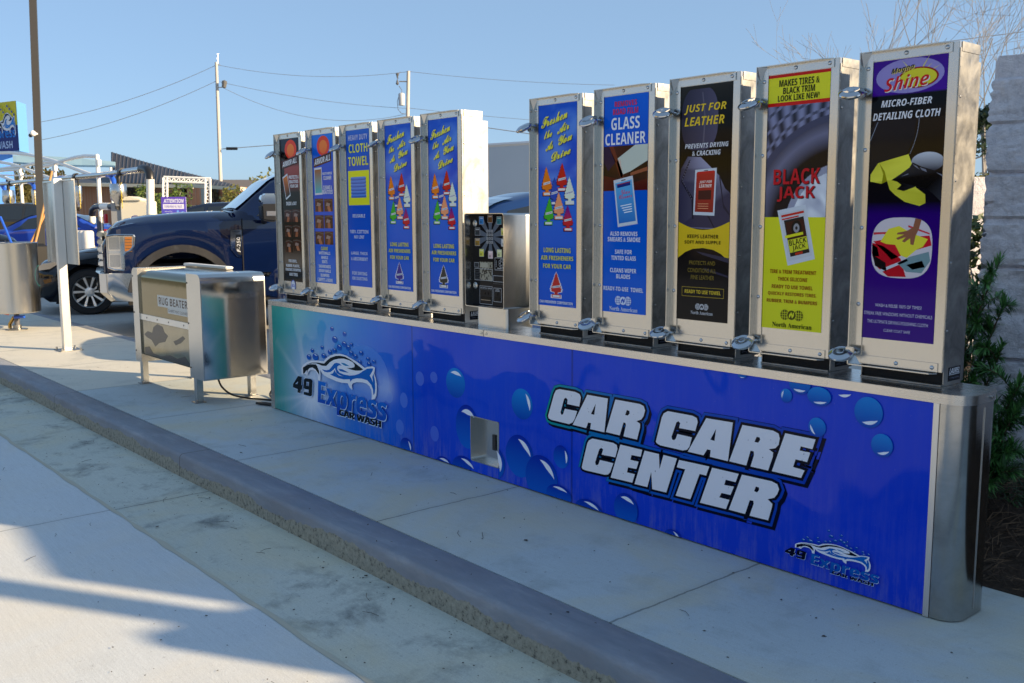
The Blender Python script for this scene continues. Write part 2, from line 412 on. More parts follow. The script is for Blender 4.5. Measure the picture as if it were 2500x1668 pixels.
for k in range(7000):
    x = random.uniform(3.5, 6.2); y = .43+random.random()**1.3*1.9
    a = random.uniform(0, pi); L = random.uniform(.06, .16); b = random.uniform(-.5, .5); zz = bed_z(x, y)+random.uniform(.003, .028)
    tl = random.uniform(-.02, .03); p = []
    for q in (-1, 0, 1):
        aa = a+b*q; p.append(Vector((x+cos(aa)*L*.5*q, max(.415, y+sin(aa)*L*.5*q), zz+(.012 if q == 0 else tl*q))))
    w_ = .0016; nrm = Vector((-sin(a), cos(a), .6)).normalized()*w_
    g = random.random(); c = mixc((.035, .020, .011), (.19, .11, .055), g*g)
    st.add([p[0]-nrm, p[0]+nrm, p[1]+nrm, p[1]-nrm, p[2]+nrm*.4, p[2]-nrm*.4], [(0, 1, 2, 3), (3, 2, 4, 5)], 0, c)
STRAW = print_mat('straw_fibre', .8, 0)
o = st.build('pine_straw', STRAW, recalc=False); tag(o, kind='stuff')
# specks, twigs and leaf bits lying on the concrete
random.seed(11); db = MB()
for k in range(1100):
    x = random.uniform(-4, 5.5); y = random.choice([random.uniform(-.95, .0), random.uniform(-1.47, -1.0), random.uniform(-3, -1.5), random.uniform(-1.1, -.98)])
    zz = .001 if y > -.98 else GZ+.0075
    if x < 4.6 and y > -.01: continue
    r = random.uniform(.001, .0045)*(2.0 if random.random() < .06 else 1); a = random.uniform(0, pi)
    pts = [Vector((x+cos(a+q)*r*random.uniform(.5, 1.6), y+sin(a+q)*r*random.uniform(.5, 1.4), zz+random.uniform(0, .003))) for q in (0, 1.2, 2.5, 3.6, 5)]
    db.add(pts, [(0, 1, 2, 3, 4)])
for k in range(46):
    x = random.uniform(-3, 5.3); y = random.choice([random.uniform(-.78, -.05), random.uniform(-1.45, -1.0), random.uniform(-2.2, -1.5)]); zz = .003 if y > -.98 else GZ+.009
    a = random.uniform(0, pi); L = random.uniform(.02, .09); b = random.uniform(-.3, .3)
    db.tube([(x, y, zz), (x+cos(a)*L*.5, y+sin(a)*L*.5, zz+.002), (x+cos(a+b)*L, y+sin(a+b)*L, zz)], .0009, 4)
o = db.build('leaf_litter', mat('dry_debris', (.05, .04, .03), .9), recalc=False); tag(o, kind='stuff')

# ------------------------------------------------------------------ the vending counter
HT, DB, PW = .7376, .2385, 4.517
ct = root('vending_counter', (2.28, .12, 0), 'long low counter wrapped in blue bubble artwork reading CAR CARE CENTER, carrying the vending machines', 'counter')
def rr(x0, y0, x1, y1, r, n=7, corners=(1, 1, 1, 1)):
    out = []
    for ci, (cx, cy, a0) in enumerate(((x0+r, y0+r, pi), (x1-r, y0+r, 1.5*pi), (x1-r, y1-r, 0), (x0+r, y1-r, .5*pi))):
        if not corners[ci]: out.append(((x0, y0), (x1, y0), (x1, y1), (x0, y1))[ci]); continue
        out += [(cx+r*cos(a0+pi/2*k/n), cy+r*sin(a0+pi/2*k/n)) for k in range(n+1)]
    return out
XY = lambda u, v, d: (u, v, d)
XZ = lambda u, v, d: (u, d, v)
def cap_sheet(x0, x1, cl, cr):
    b = MB(); o_ = rr(x0, -.006, x1, DB+.004, .07, 8, (0, cr, cr, 0)) if not cl else rr(x0, -.006, x1, DB+.004, .02, 4, (1, 0, 0, 1))
    b.prism(o_, XY, .706, HT); return b
cap_sheet(-.056, 2.2595, 1, 0).build('steel_top', STEELH, ct, bevel=.004, smooth=40)
cap_sheet(2.2625, 4.628, 0, 1).build('steel_top', STEELH, ct, bevel=.004, smooth=40)
b = MB().prism([(-.054, .0), (0, 0), (0, .02), (-.05, .02), (-.05, DB-.01), (0, DB-.01), (0, DB), (-.054, DB)], XY, .0, .705)
b.build('end_frame', STEEL, ct)
MB().box((PW, -.003, .003), (PW+.019, .012, .7055)).build('trim_strip', ALU, ct)
col = rr(PW+.0205, .0, 4.623, DB, .07, 9, (0, 1, 1, 0))
MB().prism(col, XY, .004, .705).build('end_column', steel_mat('weathered_steel', (.46, .455, .44), .16, (2, 2, 40), .5, .10), ct, smooth=35)
MB().box((4.6235, .118, .03), (4.6255, .1205, .69)).build('seam_strip', ALU, ct)
MB().box((0, .225, .004), (PW, DB-.004, .705)).build('back_panel', STEELS, ct)
for x, z in ((2.245, .722), (2.283, .722)):
    MB().lathe([(0, .003), (.007, .002), (.007, 0)], (x, -.006, z), (0, -1, 0), 10).build('bolt', STEEL, ct)
for yy_, zz_ in ((.14, .722), (.15, .718), (.16, .7205)):
    MB().lathe([(0, .003), (.005, .002), (.005, 0)], (4.629, yy_, zz_), (1, 0, 0), 8).build('bolt', STEEL, ct)
# recessed steel niche with a lock plate
NX0, NX1, NZ0, NZ1 = 2.144, 2.370, .060, .293
nb = MB()
ou = rr(NX0, NZ0, NX1, NZ1, .012, 4); iu = [(NX0+.004+(u-NX0)*.965, NZ0+.004+(v-NZ0)*.965) for u, v in ou]
nb.loft([[(u, -.0015, v) for u, v in ou], [(u, -.0015, v) for u, v in iu], [(u, .050, v) for u, v in iu]], closed=True, cap=False)
nb.add([(u, .050, v) for u, v in iu], [tuple(range(len(iu)))])
nch = nb.build('niche', STEEL, ct, smooth=30)
MB().box((2.262, .044, .128), (2.288, .0499, .208)).build('lock_plate', mat('plate_dark', (.05, .05, .05), .35, .6), nch, org=(2.28, .12, 0), bevel=.001)
# the printed front panel: colours of the artwork only
TEAL, DEEP = S(0, 150, 150), S(2, 26, 158)
tabx = [(0, S(0, 140, 130)), (.15, S(0, 146, 150)), (.35, S(0, 140, 185)), (.7, S(4, 128, 214)), (1.1, S(0, 110, 220)), (1.45, S(4, 92, 214)), (1.75, S(2, 64, 206)), (2.2, S(10, 70, 212)), (2.8, S(14, 64, 208)), (4.6, S(14, 58, 204))]
tabt = [(0, S(0, 150, 140)), (.3, S(70, 190, 180)), (.8, S(60, 160, 218)), (1.3, S(36, 120, 220)), (1.8, S(18, 76, 212)), (2.3, S(12, 74, 214)), (4.6, S(14, 64, 208))]
SPOTS = [(.50, .180, .15, 1.0), (.50, .180, .36, .55), (1.39, .335, .085, .45), (1.20, .27, .16, .35), (.62, .30, .2, .18)]
def wrap_col(u, v):
    c = mixc(interp(tabx, u), interp(tabt, u), max(0, (v-.40)/.30)**1.2*.8)
    k = 0
    for (a, b_, r, s_) in SPOTS:
        d = ((u-a)**2+((v-b_)*1.0)**2)/(r*r); k = 1-(1-k)*(1-s_*math.exp(-d*1.4))
    du, dv = u-.50, v-.165; rr_ = sqrt(du*du+dv*dv); an = atan2(dv, du)
    if rr_ < .55:
        f_ = sum(math.exp(-((((an-a0+pi) % (2*pi))-pi)/wd)**2)*math.exp(-rr_/ln) for a0, wd, ln in ((2.55, .06, .22), (-1.6, .07, .10), (-2.2, .06, .10), (3.35, .05, .20), (-.55, .08, .13), (.35, .05, .16), (-1.1, .06, .08), (1.2, .06, .12), (1.9, .05, .12), (-2.7, .05, .13)))
        k = 1-(1-k)*(1-min(.75, f_*.9))
    for sx in (1.640, 2.882):
        if abs(u-sx) < .004: return mixc(c, (.0, .005, .03), .6)
    return mixc(c, S(222, 232, 246), k)
FP = lambda u, v, d: (u, -d, v)
pn = Print(FP); pn.d = 0
pn.rect(0, .006, NX0, .705, wrap_col, 258, 70); pn.rect(NX1, .006, PW, .705, wrap_col, 240, 70)
pn.rect(NX0, NZ1, NX1, .705, wrap_col, 24, 42); pn.rect(NX0, .006, NX1, NZ0, wrap_col, 24, 6)
panel = pn.build('front_panel', WRAP, ct, recalc=False)
# bubbles
BB = [(2.022, .443, .08, .077), (2.541, .409, .075, .074), (2.117, .229, .095, .113), (2.522, .153, .101, .103), (2.812, .205, .051, .053), (2.678, .079, .111, .107), (2.09, .001, .103, .07), (1.912, -.015, .075, .05), (1.567, .027, .058, .048), (2.306, .087, .109, .092), (2.799, .022, .084, .05), (3.981, .653, .024, .025), (4.299, .641, .051, .052), (4.11, .559, .034, .034), (4.352, .538, .038, .039), (3.215, .055, .068, .068), (2.992, -.008, .087, .054), (4.036, .704, .043, .038), (4.114, .669, .046, .033), (4.207, .712, .043, .040), (3.474, -.003, .044, .033), (3.791, .702, .019, .010)]
BA = [1.45, .35, 1.45, .9, .15, .9, 1.1, 1.4, .35, .2, 1.4, 2.9, -1.35, 3.7, -1.3, 1.35, 1.2, -1.6, -1.4, -1.4, .7, -1.5]
CL = (.002, .008, PW-.002, .704)
bp = Print(FP); bp.d = .0002
def in_niche(p): return False
for i, (a, b_, ru, rv) in enumerate(BB):
    bp.up(); lo, hi = (S(6, 92, 196), S(0, 40, 160)) if a < 3.6 and b_ < .4 else (S(2, 70, 176), S(20, 132, 216))
    if a < 3.6 and b_ < .4: lo, hi = S(12, 100, 205), S(2, 40, 164)
    cf = lambda u, v, b_=b_, rv=rv, lo=lo, hi=hi: mixc(lo, hi, (v-b_+rv)/(2*rv))
    if NX0-ru < a < NX1+ru and b_-rv < NZ1:      # keep the ink off the niche opening
        pts = [(a+ru*cos(2*pi*k/48), b_+rv*sin(2*pi*k/48)) for k in range(48)]
        lft = [(min(u, NX0-.001), min(max(v, CL[1]), CL[3])) for u, v in pts]
        top = [(min(max(u, NX0), NX1), max(v, NZ1+.001)) for u, v in pts]; rgt = [(max(u, NX1+.001), min(max(v, CL[1]), CL[3])) for u, v in pts]
        for q in (lft, top, rgt):
            if max(p[0] for p in q)-min(p[0] for p in q) > .004 and max(p[1] for p in q)-min(p[1] for p in q) > .004: bp.poly(q, cf)
    else: bp.disc(a, b_, ru, rv, cf, CL, 44)
    w_ = S(232, 238, 250); an = BA[i]; cu, cv = a, b_
    if b_-rv*.2 > CL[1] or an < 1.6:
        keep = []
        if not (NX0 < a+ru*.7*cos(an) < NX1 and b_+rv*.7*sin(an) < NZ1):
            bp.d += .0001; bp.crescent(cu, cv, ru*.80, rv*.80, an, w_, .78, .30, CL); bp.d -= .0001
bp.build('bubble_print', PRINT, panel, org=(2.28, .12, 0), recalc=False)
BK = [(1.399, .282, .04, .036), (1.548, .284, .037, .043), (1.504, .125, .039, .043), (1.705, .425, .039, .039), (1.833, .448, .032, .03), (1.156, .363, .25, .19), (1.305, .39, .044, .057), (.9, .254, .041, .043), (1.833, .144, .038, .042)]
# logo: car-and-dolphin outline, lettering, small bubbles
LOGO = {
'white': [(.405, .331), (.43, .353), (.474, .374), (.532, .391), (.615, .402), (.692, .405), (.725, .428), (.77, .449), (.832, .466), (.901, .474), (.96, .471), (1.017, .46), (1.082, .446), (1.145, .427), (1.165, .42), (1.201, .431), (1.248, .439), (1.275, .436), (1.271, .416), (1.264, .401), (1.28, .375), (1.29, .342), (1.29, .308), (1.283, .273), (1.267, .252), (1.232, .242), (1.236, .275), (1.23, .3), (1.212, .319), (1.181, .33), (1.133, .331), (1.076, .325), (1.035, .314), (1.018, .302), (1.022, .27), (.996, .279), (.98, .293), (.972, .305), (.909, .299), (.841, .299), (.762, .307), (.701, .315), (.666, .329), (.647, .345), (.648, .313), (.643, .28), (.617, .277), (.61, .309), (.593, .33), (.561, .335), (.523, .331), (.499, .318), (.479, .292), (.45, .296), (.404, .287)],
'roof': [(.449, .345), (.483, .363), (.54, .38), (.615, .389), (.696, .392), (.733, .415), (.778, .438), (.84, .455), (.892, .462), (.951, .462), (1.009, .451), (1.065, .435), (1.121, .418), (1.15, .409), (1.12, .399), (1.063, .392), (1.014, .392), (.96, .396), (1.014, .401), (1.052, .412), (1.055, .425), (1.037, .438), (.992, .446), (.933, .449), (.874, .442), (.813, .428), (.768, .408), (.722, .38), (.668, .375), (.632, .38), (.596, .381), (.54, .375), (.493, .364)],
'fender': [(.424, .335), (.446, .344), (.488, .36), (.521, .368), (.596, .375), (.613, .36), (.63, .339), (.633, .311), (.611, .327), (.584, .343), (.548, .35), (.51, .341), (.485, .324), (.479, .304), (.471, .324), (.443, .3), (.424, .295)],
'body': [(.667, .352), (.721, .353), (.757, .361), (.793, .386), (.82, .407), (.847, .414), (.881, .414), (.906, .404), (.876, .402), (.856, .391), (.853, .375), (.878, .358), (.929, .352), (.996, .354), (1.054, .364), (1.103, .379), (1.152, .402), (1.192, .419), (1.239, .427), (1.259, .427), (1.246, .409), (1.218, .382), (1.237, .365), (1.252, .345), (1.245, .379), (1.258, .398), (1.272, .361), (1.274, .315), (1.266, .284), (1.252, .271), (1.25, .303), (1.232, .33), (1.189, .351), (1.134, .353), (1.077, .348), (1.028, .336), (1.002, .318), (.995, .332), (.927, .322), (.859, .322), (.799, .328), (.766, .333), (.799, .343), (.822, .367), (.835, .352), (.873, .339), (.928, .339), (.894, .341), (.843, .350), (.826, .38), (.809, .367), (.774, .349), (.738, .342), (.702, .341)],
'accent': [(.898, .42), (.94, .422), (.998, .411), (.948, .407), (.919, .412)], 'accent_b': [(.866, .379), (.913, .382), (.988, .37), (.921, .367), (.883, .368)]}
SB = [(.788, .614, .021, .011), (.934, .596, .022, .012), (.818, .552, .031, .016), (.928, .534, .027, .014), (.87, .508, .028, .015), (.972, .517, .025, .014), (.664, .487, .018, .01), (.54, .455, .021, .011), (1.01, .54, .016, .009), (.495, .409, .028, .014), (.58, .419, .037, .018), (.681, .437, .025, .013), (.76, .468, .023, .012), (.816, .485, .022, .012), (.734, .433, .018, .009), (1.01, .488, .022, .012), (1.057, .475, .021, .011), (1.121, .501, .02, .011), (1.195, .475, .017, .009), (1.26, .466, .017, .009), (1.207, .445, .02, .011), (1.106, .448, .016, .009)]
FORTY = [([(0.357, 0.272), (0.409, 0.272), (0.399, 0.218), (0.413, 0.218), (0.407, 0.188), (0.391, 0.187), (0.384, 0.162), (0.343, 0.162), (0.348, 0.184), (0.283, 0.188), (0.286, 0.21)], [(0.355, 0.236), (0.349, 0.216), (0.319, 0.215)]), ([(0.434, 0.258), (0.453, 0.27), (0.529, 0.273), (0.547, 0.263), (0.532, 0.17), (0.518, 0.162), (0.503, 0.16), (0.424, 0.16), (0.429, 0.179), (0.489, 0.18), (0.494, 0.2), (0.444, 0.198), (0.427, 0.205)], [(0.468, 0.249), (0.465, 0.222), (0.495, 0.223), (0.5, 0.25)])]
def draw_logo(P, T, ink, ex_lo, ex_hi, bub):
    """T maps the big logo's panel coordinates to where this print stands"""
    q = lambda pts: [T(*p) for p in pts]
    sx = T(1, 0)[0]-T(0, 0)[0]; sy = T(0, 1)[1]-T(0, 0)[1]
    for (a, b_, ru, rv) in SB:
        x, y = T(a, b_); P.up(); P.disc(x, y, ru*sx, rv*1.25*sy, lambda u, v, y=y, r=rv*sy: mixc(bub[1], bub[0], (v-y+r)/(2*r)), None, 20)
        P.d += .0001; P.crescent(x, y, ru*sx*.8, rv*sy, 1.3, S(205, 225, 248), .8, .4)
    P.up().poly(q(LOGO['white']), S(228, 234, 246)); P.up()
    P.poly(q(LOGO['roof']), ink); P.poly(q(LOGO['fender']), ink); P.d += .0001
    P.poly(q(LOGO['body']), S(10, 100, 190)); P.poly(q(LOGO['accent']), S(40, 130, 185)); P.poly(q(LOGO['accent_b']), S(20, 100, 185))
    hl = S(190, 215, 245)
    for dx, dy, cc in ((.004, -.004, hl), (0, 0, ink)):
        P.up()
        for o_, h_ in FORTY: P.poly([T(u+dx, v+dy) for u, v in o_], cc, [[T(u+dx, v+dy) for u, v in h_]])
    for body, (u0, v0, u1, v1), c in (('Express', (.600, .092, 1.378, .274), None), ('CAR WASH', (.862, .094, 1.33, .133), ink)):
        for dx, dy, cc in ((.004, -.005, hl), (0, 0, c)):
            P.up(); a = T(u0+dx, v0+dy); b2 = T(u1+dx, v1+dy)
            
            for e_ in (0, .004, .008): P.d += .00001; P.text(body, a[0]+e_*sx, a[1], b2[0]+(e_-.008)*sx, b2[1], cc or (lambda x, y: mixc(ex_lo, ex_hi, y)), 'b', .10)
lp = Print(FP); lp.d = .0006
draw_logo(lp, lambda u, v: (u, v), S(10, 22, 30), S(4, 56, 168), S(16, 112, 214), (S(0, 60, 168), S(0, 100, 196)))
lp.build('wash_logo', PRINT, panel, org=(2.28, .12, 0), recalc=False)
lp = Print(FP); lp.d = .0003
draw_logo(lp, lambda u, v: (4.004+(u-.288)*.330, .073+(v-.164)*.28), S(4, 8, 34), S(6, 70, 165), S(14, 104, 190), (S(10, 100, 190), S(4, 60, 165)))
lp.build('wash_logo', PRINT, panel, org=(2.28, .12, 0), recalc=False)
bk = Print(FP); bk.d = .00015
for (a, b_, ru, rv) in BK:
    bk.d += .00004; bk.disc(a, b_, ru, rv, lambda u, v: mixc(wrap_col(u, v), S(170, 205, 250), .16), None, 30)
bk.build('light_spots', PRINT, panel, org=(2.28, .12, 0), recalc=False)
# CAR CARE CENTER, letter by letter: shadow, coloured rim, dark rim, white face
LET = [
([(2.727, .382), (2.767, .489), (2.78, .509), (2.803, .517), (2.904, .518), (2.932, .512), (2.94, .498), (2.93, .456), (2.853, .456), (2.856, .476), (2.845, .484), (2.833, .477), (2.81, .411), (2.815, .401), (2.826, .404), (2.838, .432), (2.917, .433), (2.902, .396), (2.889, .378), (2.866, .366), (2.748, .367), (2.732, .371)], None),
([(2.98, .516), (3.104, .517), (3.085, .366), (2.999, .366), (3.004, .393), (2.986, .393), (2.974, .366), (2.889, .367)], [(3.032, .484), (3.003, .434), (3.023, .433)]),
([(3.148, .519), (3.287, .52), (3.308, .514), (3.315, .497), (3.308, .473), (3.295, .456), (3.268, .445), (3.289, .437), (3.289, .421), (3.273, .367), (3.197, .368), (3.21, .419), (3.207, .427), (3.196, .428), (3.175, .368), (3.094, .369)], [(3.214, .484), (3.229, .482), (3.23, .471), (3.22, .461), (3.205, .461)]),
([(3.376, .377), (3.406, .484), (3.416, .501), (3.437, .513), (3.562, .514), (3.583, .508), (3.588, .493), (3.577, .455), (3.496, .454), (3.501, .474), (3.492, .481), (3.482, .475), (3.458, .412), (3.461, .401), (3.471, .4), (3.48, .407), (3.488, .428), (3.561, .427), (3.55, .388), (3.538, .373), (3.517, .366), (3.399, .366), (3.382, .371)], None),
([(3.629, .515), (3.754, .518), (3.736, .365), (3.651, .366), (3.654, .393), (3.637, .393), (3.62, .366), (3.542, .366)], [(3.677, .481), (3.651, .434), (3.671, .432)]),
([(3.798, .516), (3.932, .517), (3.955, .51), (3.961, .493), (3.957, .469), (3.944, .454), (3.916, .445), (3.935, .436), (3.934, .42), (3.916, .365), (3.839, .365), (3.853, .411), (3.851, .425), (3.837, .425), (3.82, .365), (3.742, .366)], [(3.862, .482), (3.875, .482), (3.878, .474), (3.87, .461), (3.853, .461)]),
([(3.983, .516), (4.106, .515), (4.095, .478), (4.048, .48), (4.044, .464), (4.087, .464), (4.076, .428), (4.029, .429), (4.02, .399), (4.067, .396), (4.054, .366), (3.932, .366)], None),
([(2.948, .184), (2.982, .299), (2.992, .314), (3.013, .326), (3.138, .329), (3.159, .323), (3.163, .307), (3.151, .268), (3.07, .265), (3.079, .289), (3.067, .295), (3.055, .285), (3.031, .223), (3.035, .212), (3.044, .212), (3.052, .219), (3.06, .239), (3.14, .24), (3.122, .197), (3.109, .184), (3.089, .179), (2.971, .175), (2.954, .177)], None),
([(3.18, .329), (3.303, .329), (3.295, .298), (3.244, .296), (3.238, .274), (3.284, .275), (3.272, .241), (3.225, .239), (3.219, .216), (3.264, .217), (3.25, .178), (3.125, .174)], None),
([(3.316, .328), (3.394, .328), (3.398, .266), (3.418, .329), (3.488, .328), (3.436, .176), (3.361, .174), (3.354, .245), (3.334, .177), (3.263, .175)], None),
([(3.499, .324), (3.649, .327), (3.635, .288), (3.603, .288), (3.56, .176), (3.485, .174), (3.531, .292), (3.488, .292)], None),
([(3.663, .325), (3.787, .326), (3.774, .291), (3.728, .291), (3.722, .269), (3.767, .272), (3.752, .236), (3.71, .235), (3.7, .215), (3.748, .216), (3.733, .176), (3.608, .173)], None),
([(3.802, .326), (3.933, .328), (3.957, .322), (3.965, .305), (3.958, .285), (3.946, .269), (3.918, .257), (3.939, .244), (3.937, .23), (3.923, .178), (3.841, .176), (3.858, .226), (3.856, .237), (3.84, .236), (3.821, .178), (3.746, .177)], [(3.865, .294), (3.879, .293), (3.88, .284), (3.872, .273), (3.858, .274)])]
def grow(poly, d):
    """outline pushed outwards by d with mitred, capped corners"""
    n = len(poly); area = sum(poly[i][0]*poly[(i+1) % n][1]-poly[(i+1) % n][0]*poly[i][1] for i in range(n))
    sg = 1 if area > 0 else -1; out = []
    for i in range(n):
        p0, p1, p2 = (Vector(poly[(i+k) % n]) for k in (-1, 0, 1))
        e1 = (p1-p0).normalized(); e2 = (p2-p1).normalized()
        n1 = Vector((e1.y, -e1.x))*sg; n2 = Vector((e2.y, -e2.x))*sg
        b_ = (n1+n2); k = b_.length
        if k < .35: out.append(tuple(p1+(n1+n2).normalized()*d*1.2 if k > .05 else p1+e1*d)); continue
        b_.normalize(); out.append(tuple(p1+b_*min(d/max(b_.dot(n1), .3), d*1.7)))
    return out
hp = Print(FP); hp.d = .0006
for off, d, fn_ in (((.012, -.012), .021, lambda u, v: S(6, 12, 40)), ((0, 0), .0225, lambda u, v: S(8, 20, 60)), ((0, 0), .021, lambda u, v: interp([(2.7, S(10, 150, 140)), (2.95, S(10, 120, 180)), (3.4, S(10, 84, 186)), (4.1, S(14, 60, 176))], u)), ((0, 0), .0105, lambda u, v: S(8, 12, 30)), ((0, 0), 0, lambda u, v: S(226, 228, 238))):
    hp.d += .0004
    for o_, h_ in LET:
        hp.d += .00003
        g = [(u+off[0], v+off[1]) for u, v in (grow(o_, d) if d else o_)]
        hp.poly(g, fn_, [h_] if (h_ and d == 0) else None)
random.seed(5)
hp.d += .0002
for k in range(60):      # chips in the white vinyl
    o_, h_ = random.choice(LET); i = random.randrange(len(o_)); a = Vector(o_[i])*.5+Vector(o_[(i+5) % len(o_)])*.5
    r = random.uniform(.0006, .0022)
    hp.poly([(a.x+r*cos(q)*random.uniform(.4, 1), a.y+r*sin(q)*random.uniform(.6, 1.8)) for q in (0, 1, 2, 3, 4, 5)], S(70, 80, 100))
hp.build('headline_lettering', PRINT, panel, org=(2.28, .12, 0), recalc=False)
# ------------------------------------------------------------------ vending machines
X0S = [-.037, .392, .803, 1.222, 1.639, 2.511, 2.93, 3.35, 3.759, 4.168]
YD, ZT = .102, 1.828            # door plane, top
MORG = Vector((.16, .17, HT))
mdef = {}
def make_machine():
    r = root('vending_machine', MORG, None, None)
    b = MB()
    b.box((.030, .1165, HT+.001), (.0335, .24, ZT-.002)).box((.3165, .1165, HT+.001), (.320, .24, ZT-.002))
    b.box((.0335, .1165, ZT-.005), (.3165, .24, ZT-.002)).box((.0335, .2365, HT+.001), (.3165, .24, ZT-.005))
    b.box((.0335, .106, HT+.001), (.3165, .2365, HT+.006))
    b.box((.0335, .112, HT+.05), (.3165, .118, HT+.054))
    b.build('case', STEELS, r)
    MB().box((.3202, .1175, ZT-.030), (.3222, .2395, ZT-.0005)).build('side_cap', STEELS, r)
    MB().box((.05, .2405, HT+.001), (.305, .29, 1.782)).build('rear_cover', STEELS, r, bevel=.002)
    b = MB().box((.0345, .122, HT+.0065), (.3155, .236, HT+.049)); b.build('delivery_slot', BLACKM, r)
    b = MB().box((.006, YD, .786), (.320, .1155, ZT-.0005)); b.build('door', STEEL, r, bevel=.0015)
    b = MB()
    for k in range(34): b.box((.3203, .104, .80+k*.0297), (.3228, .1125, .80+k*.0297+.0275))
    b.build('hinge', STEELS, r)
    for z in (1.66, 1.40, 1.14, .92):
        MB().lathe([(0, .003), (.004, .0022), (.005, 0)], (.3203, .122, z), (1, 0, 0), 8).build('rivet', STEEL, r)
    b = MB()
    b.box((0, YD-.0045, .786), (.0366, YD-.0005, ZT)).box((-.0005, .074, .783), (.0028, YD-.0046, ZT))
    b.box((.0367, YD-.0042, 1.7965), (.300, YD-.0005, ZT)).box((.0029, .076, ZT-.003), (.262, YD-.0046, ZT))
    b.prism([(.262, .076), (.300, YD-.0046), (.262, YD-.0046)], XY, ZT-.003, ZT)
    b.box((.0367, YD-.0042, .786), (.306, YD-.0005, .815)).box((.0029, .074, .7800), (.290, YD-.0046, .7832))
    b.prism([(.290, .074), (.306, YD-.0046), (.290, YD-.0046)], XY, .7800, .7832)
    b.add([(.0029, YD-.0047, ZT-.05), (.0029, .078, ZT-.003), (.0029, YD-.0047, ZT-.003), (.032, YD-.0047, ZT-.003)], [(0, 1, 2), (0, 3, 1)])
    b.add([(.0029, YD-.0047, .83), (.0029, .078, .7835), (.036, YD-.0047, .7835)], [(0, 1, 2)])
    br = b.build('security_frame', STEEL, r)
    for u, z in ((.150, 1.812), (.284, 1.812), (.020, 1.775), (.020, 1.51), (.020, 1.25), (.020, .99), (.165, .8), (.288, .8)):
        sc = MB().lathe([(0, .0042), (.0045, .0036), (.0068, .0016), (.0072, 0)], (u, YD-.0047, z), (0, -1, 0), 14)
        sc.build('screw', CHROME, br, org=MORG-Vector((0, 0, 0)), smooth=60)
    for z in (1.69, .832):
        MB().box((-.004, .064, z-.011), (.028, .0735, z+.011)).build('hasp', STEEL, br, org=MORG, bevel=.003)
    mk = Print(lambda u, v, d: (.3204+d, .146+.085*u, .752+.046*v)); mk.d = .0003
    mk.rect(0, 0, 1, 1, S(14, 16, 26)); mk.up().text('LAUREL', .08, .52, .92, .92, S(215, 218, 225), 'i', .05); mk.rect(.06, .44, .94, .48, S(215, 218, 225))
    mk.text('vending systems', .1, .12, .9, .3, S(110, 115, 130), 'n')
    mk.build('maker_plate', PRINT, r, recalc=False)
    return r
# make_machine works with u coordinates: the left edge of the frame is x = 0
proto = make_machine()
ITEMS = ['trim and engine protectant', 'multi-purpose cleaner', 'cloth towel', 'violet tree air freshener', 'black tree air freshener', 'red tree air freshener', 'glass cleaner', 'leather towel', 'tire treatment', 'microfiber cloth']
MLAB = ['steel vending machine with black poster for protectant wipes, leftmost on the counter',
 'steel vending machine with blue poster under a red oval emblem, second from the left end',
 'steel vending machine with blue CLOTH TOWEL poster showing folded blue towels',
 'air freshener vending machine whose poster ends in a violet tree, beside the towel machine',
 'air freshener vending machine whose poster ends in a black tree, left of the keypad box',
 'air freshener vending machine whose poster ends in a red tree, right of the keypad box',
 'steel vending machine with blue GLASS CLEANER poster',
 'steel vending machine with dark leather-care poster crossed by a yellow swoosh',
 'steel vending machine with yellow tire treatment poster below a big tyre photo',
 'steel vending machine with purple MICRO-FIBER DETAILING CLOTH poster, rightmost on the counter']
machines = []
for i, x in enumerate(X0S):
    m = proto if i == 0 else copy_tree(proto)
    m.location = MORG+Vector((x, 0, 0)); tag(m, MLAB[i], 'vending machine', 'vending machines in a row on the counter'); machines.append(m)
# disc padlocks through the hasps
random.seed(2)
def padlock_mesh():
    b = MB(); n = Vector((-.05, -.5, .87)).normalized()
    b.lathe([(0, .0125), (.010, .0125), (.013, .0105), (.024, .0105), (.027, .012), (.033, .0095), (.0415, .004), (.043, 0), (.0415, -.004), (.037, -.0085), (.022, -.0105), (.018, -.0135), (0, -.0135)], (0, 0, 0), n, 32)
    b.tube([Vector((.030, .012, .004)), Vector((.042, .022, .006)), Vector((.044, .030, .004)), Vector((.034, .034, .002))], .0045, 8)
    return b
pl = None
for i, x in enumerate(X0S):
    for up, z in ((1, 1.697), (0, .818)):
        if pl is None: o = pl = padlock_mesh().build('disc_padlock', CHROME, None, org=(0, 0, 0), smooth=30)
        else: o = pl.copy(); COL.objects.link(o)
        o.location = (x-.014, .055, z); o.rotation_euler = (random.uniform(-.12, .12), random.uniform(-.15, .15), random.uniform(-.3, .3))
        tag(o, 'chrome disc padlock at the %s left edge of the %s machine' % ('upper' if up else 'lower', ITEMS[i]), 'padlock', 'disc padlocks on the vending machines')
# ------------------------------------------------------------------ posters
W_, K_ = S(232, 236, 244), S(12, 13, 16)
YEL = S(226, 222, 40)
def poster(i):
    x0 = X0S[i]+.0374; m = machines[i]
    fn = lambda u, v, d: (x0+.2497*u, YD-.0012-d, .8761+.9186*v)
    org = Vector(m.location)
    P = Print(fn, .0001); P.d = 0; A = Print(fn, .00003); A.d = .0002; T = Print(fn, .00006); T.d = .0016
    def done(edge=None):
        p = P.build('poster', POSTER, m, org=org, recalc=False)
        A.build('picture', POSTER, p, org=org, recalc=False); T.build('lettering', POSTER, p, org=org, recalc=False)
    return P, A, T, done
def sachet(A, cs, art):
    A.up().poly(cs, S(205, 212, 222)); c = Vector(cs[0])+Vector(cs[2]); c = c/2
    A.up(); A.poly([tuple(Vector(p)*.86+c*.14) for p in cs], art)
    return lambda s, t: tuple((Vector(cs[3])*(1-s)+Vector(cs[2])*s)*(1-t)+(Vector(cs[0])*(1-s)+Vector(cs[1])*s)*t)
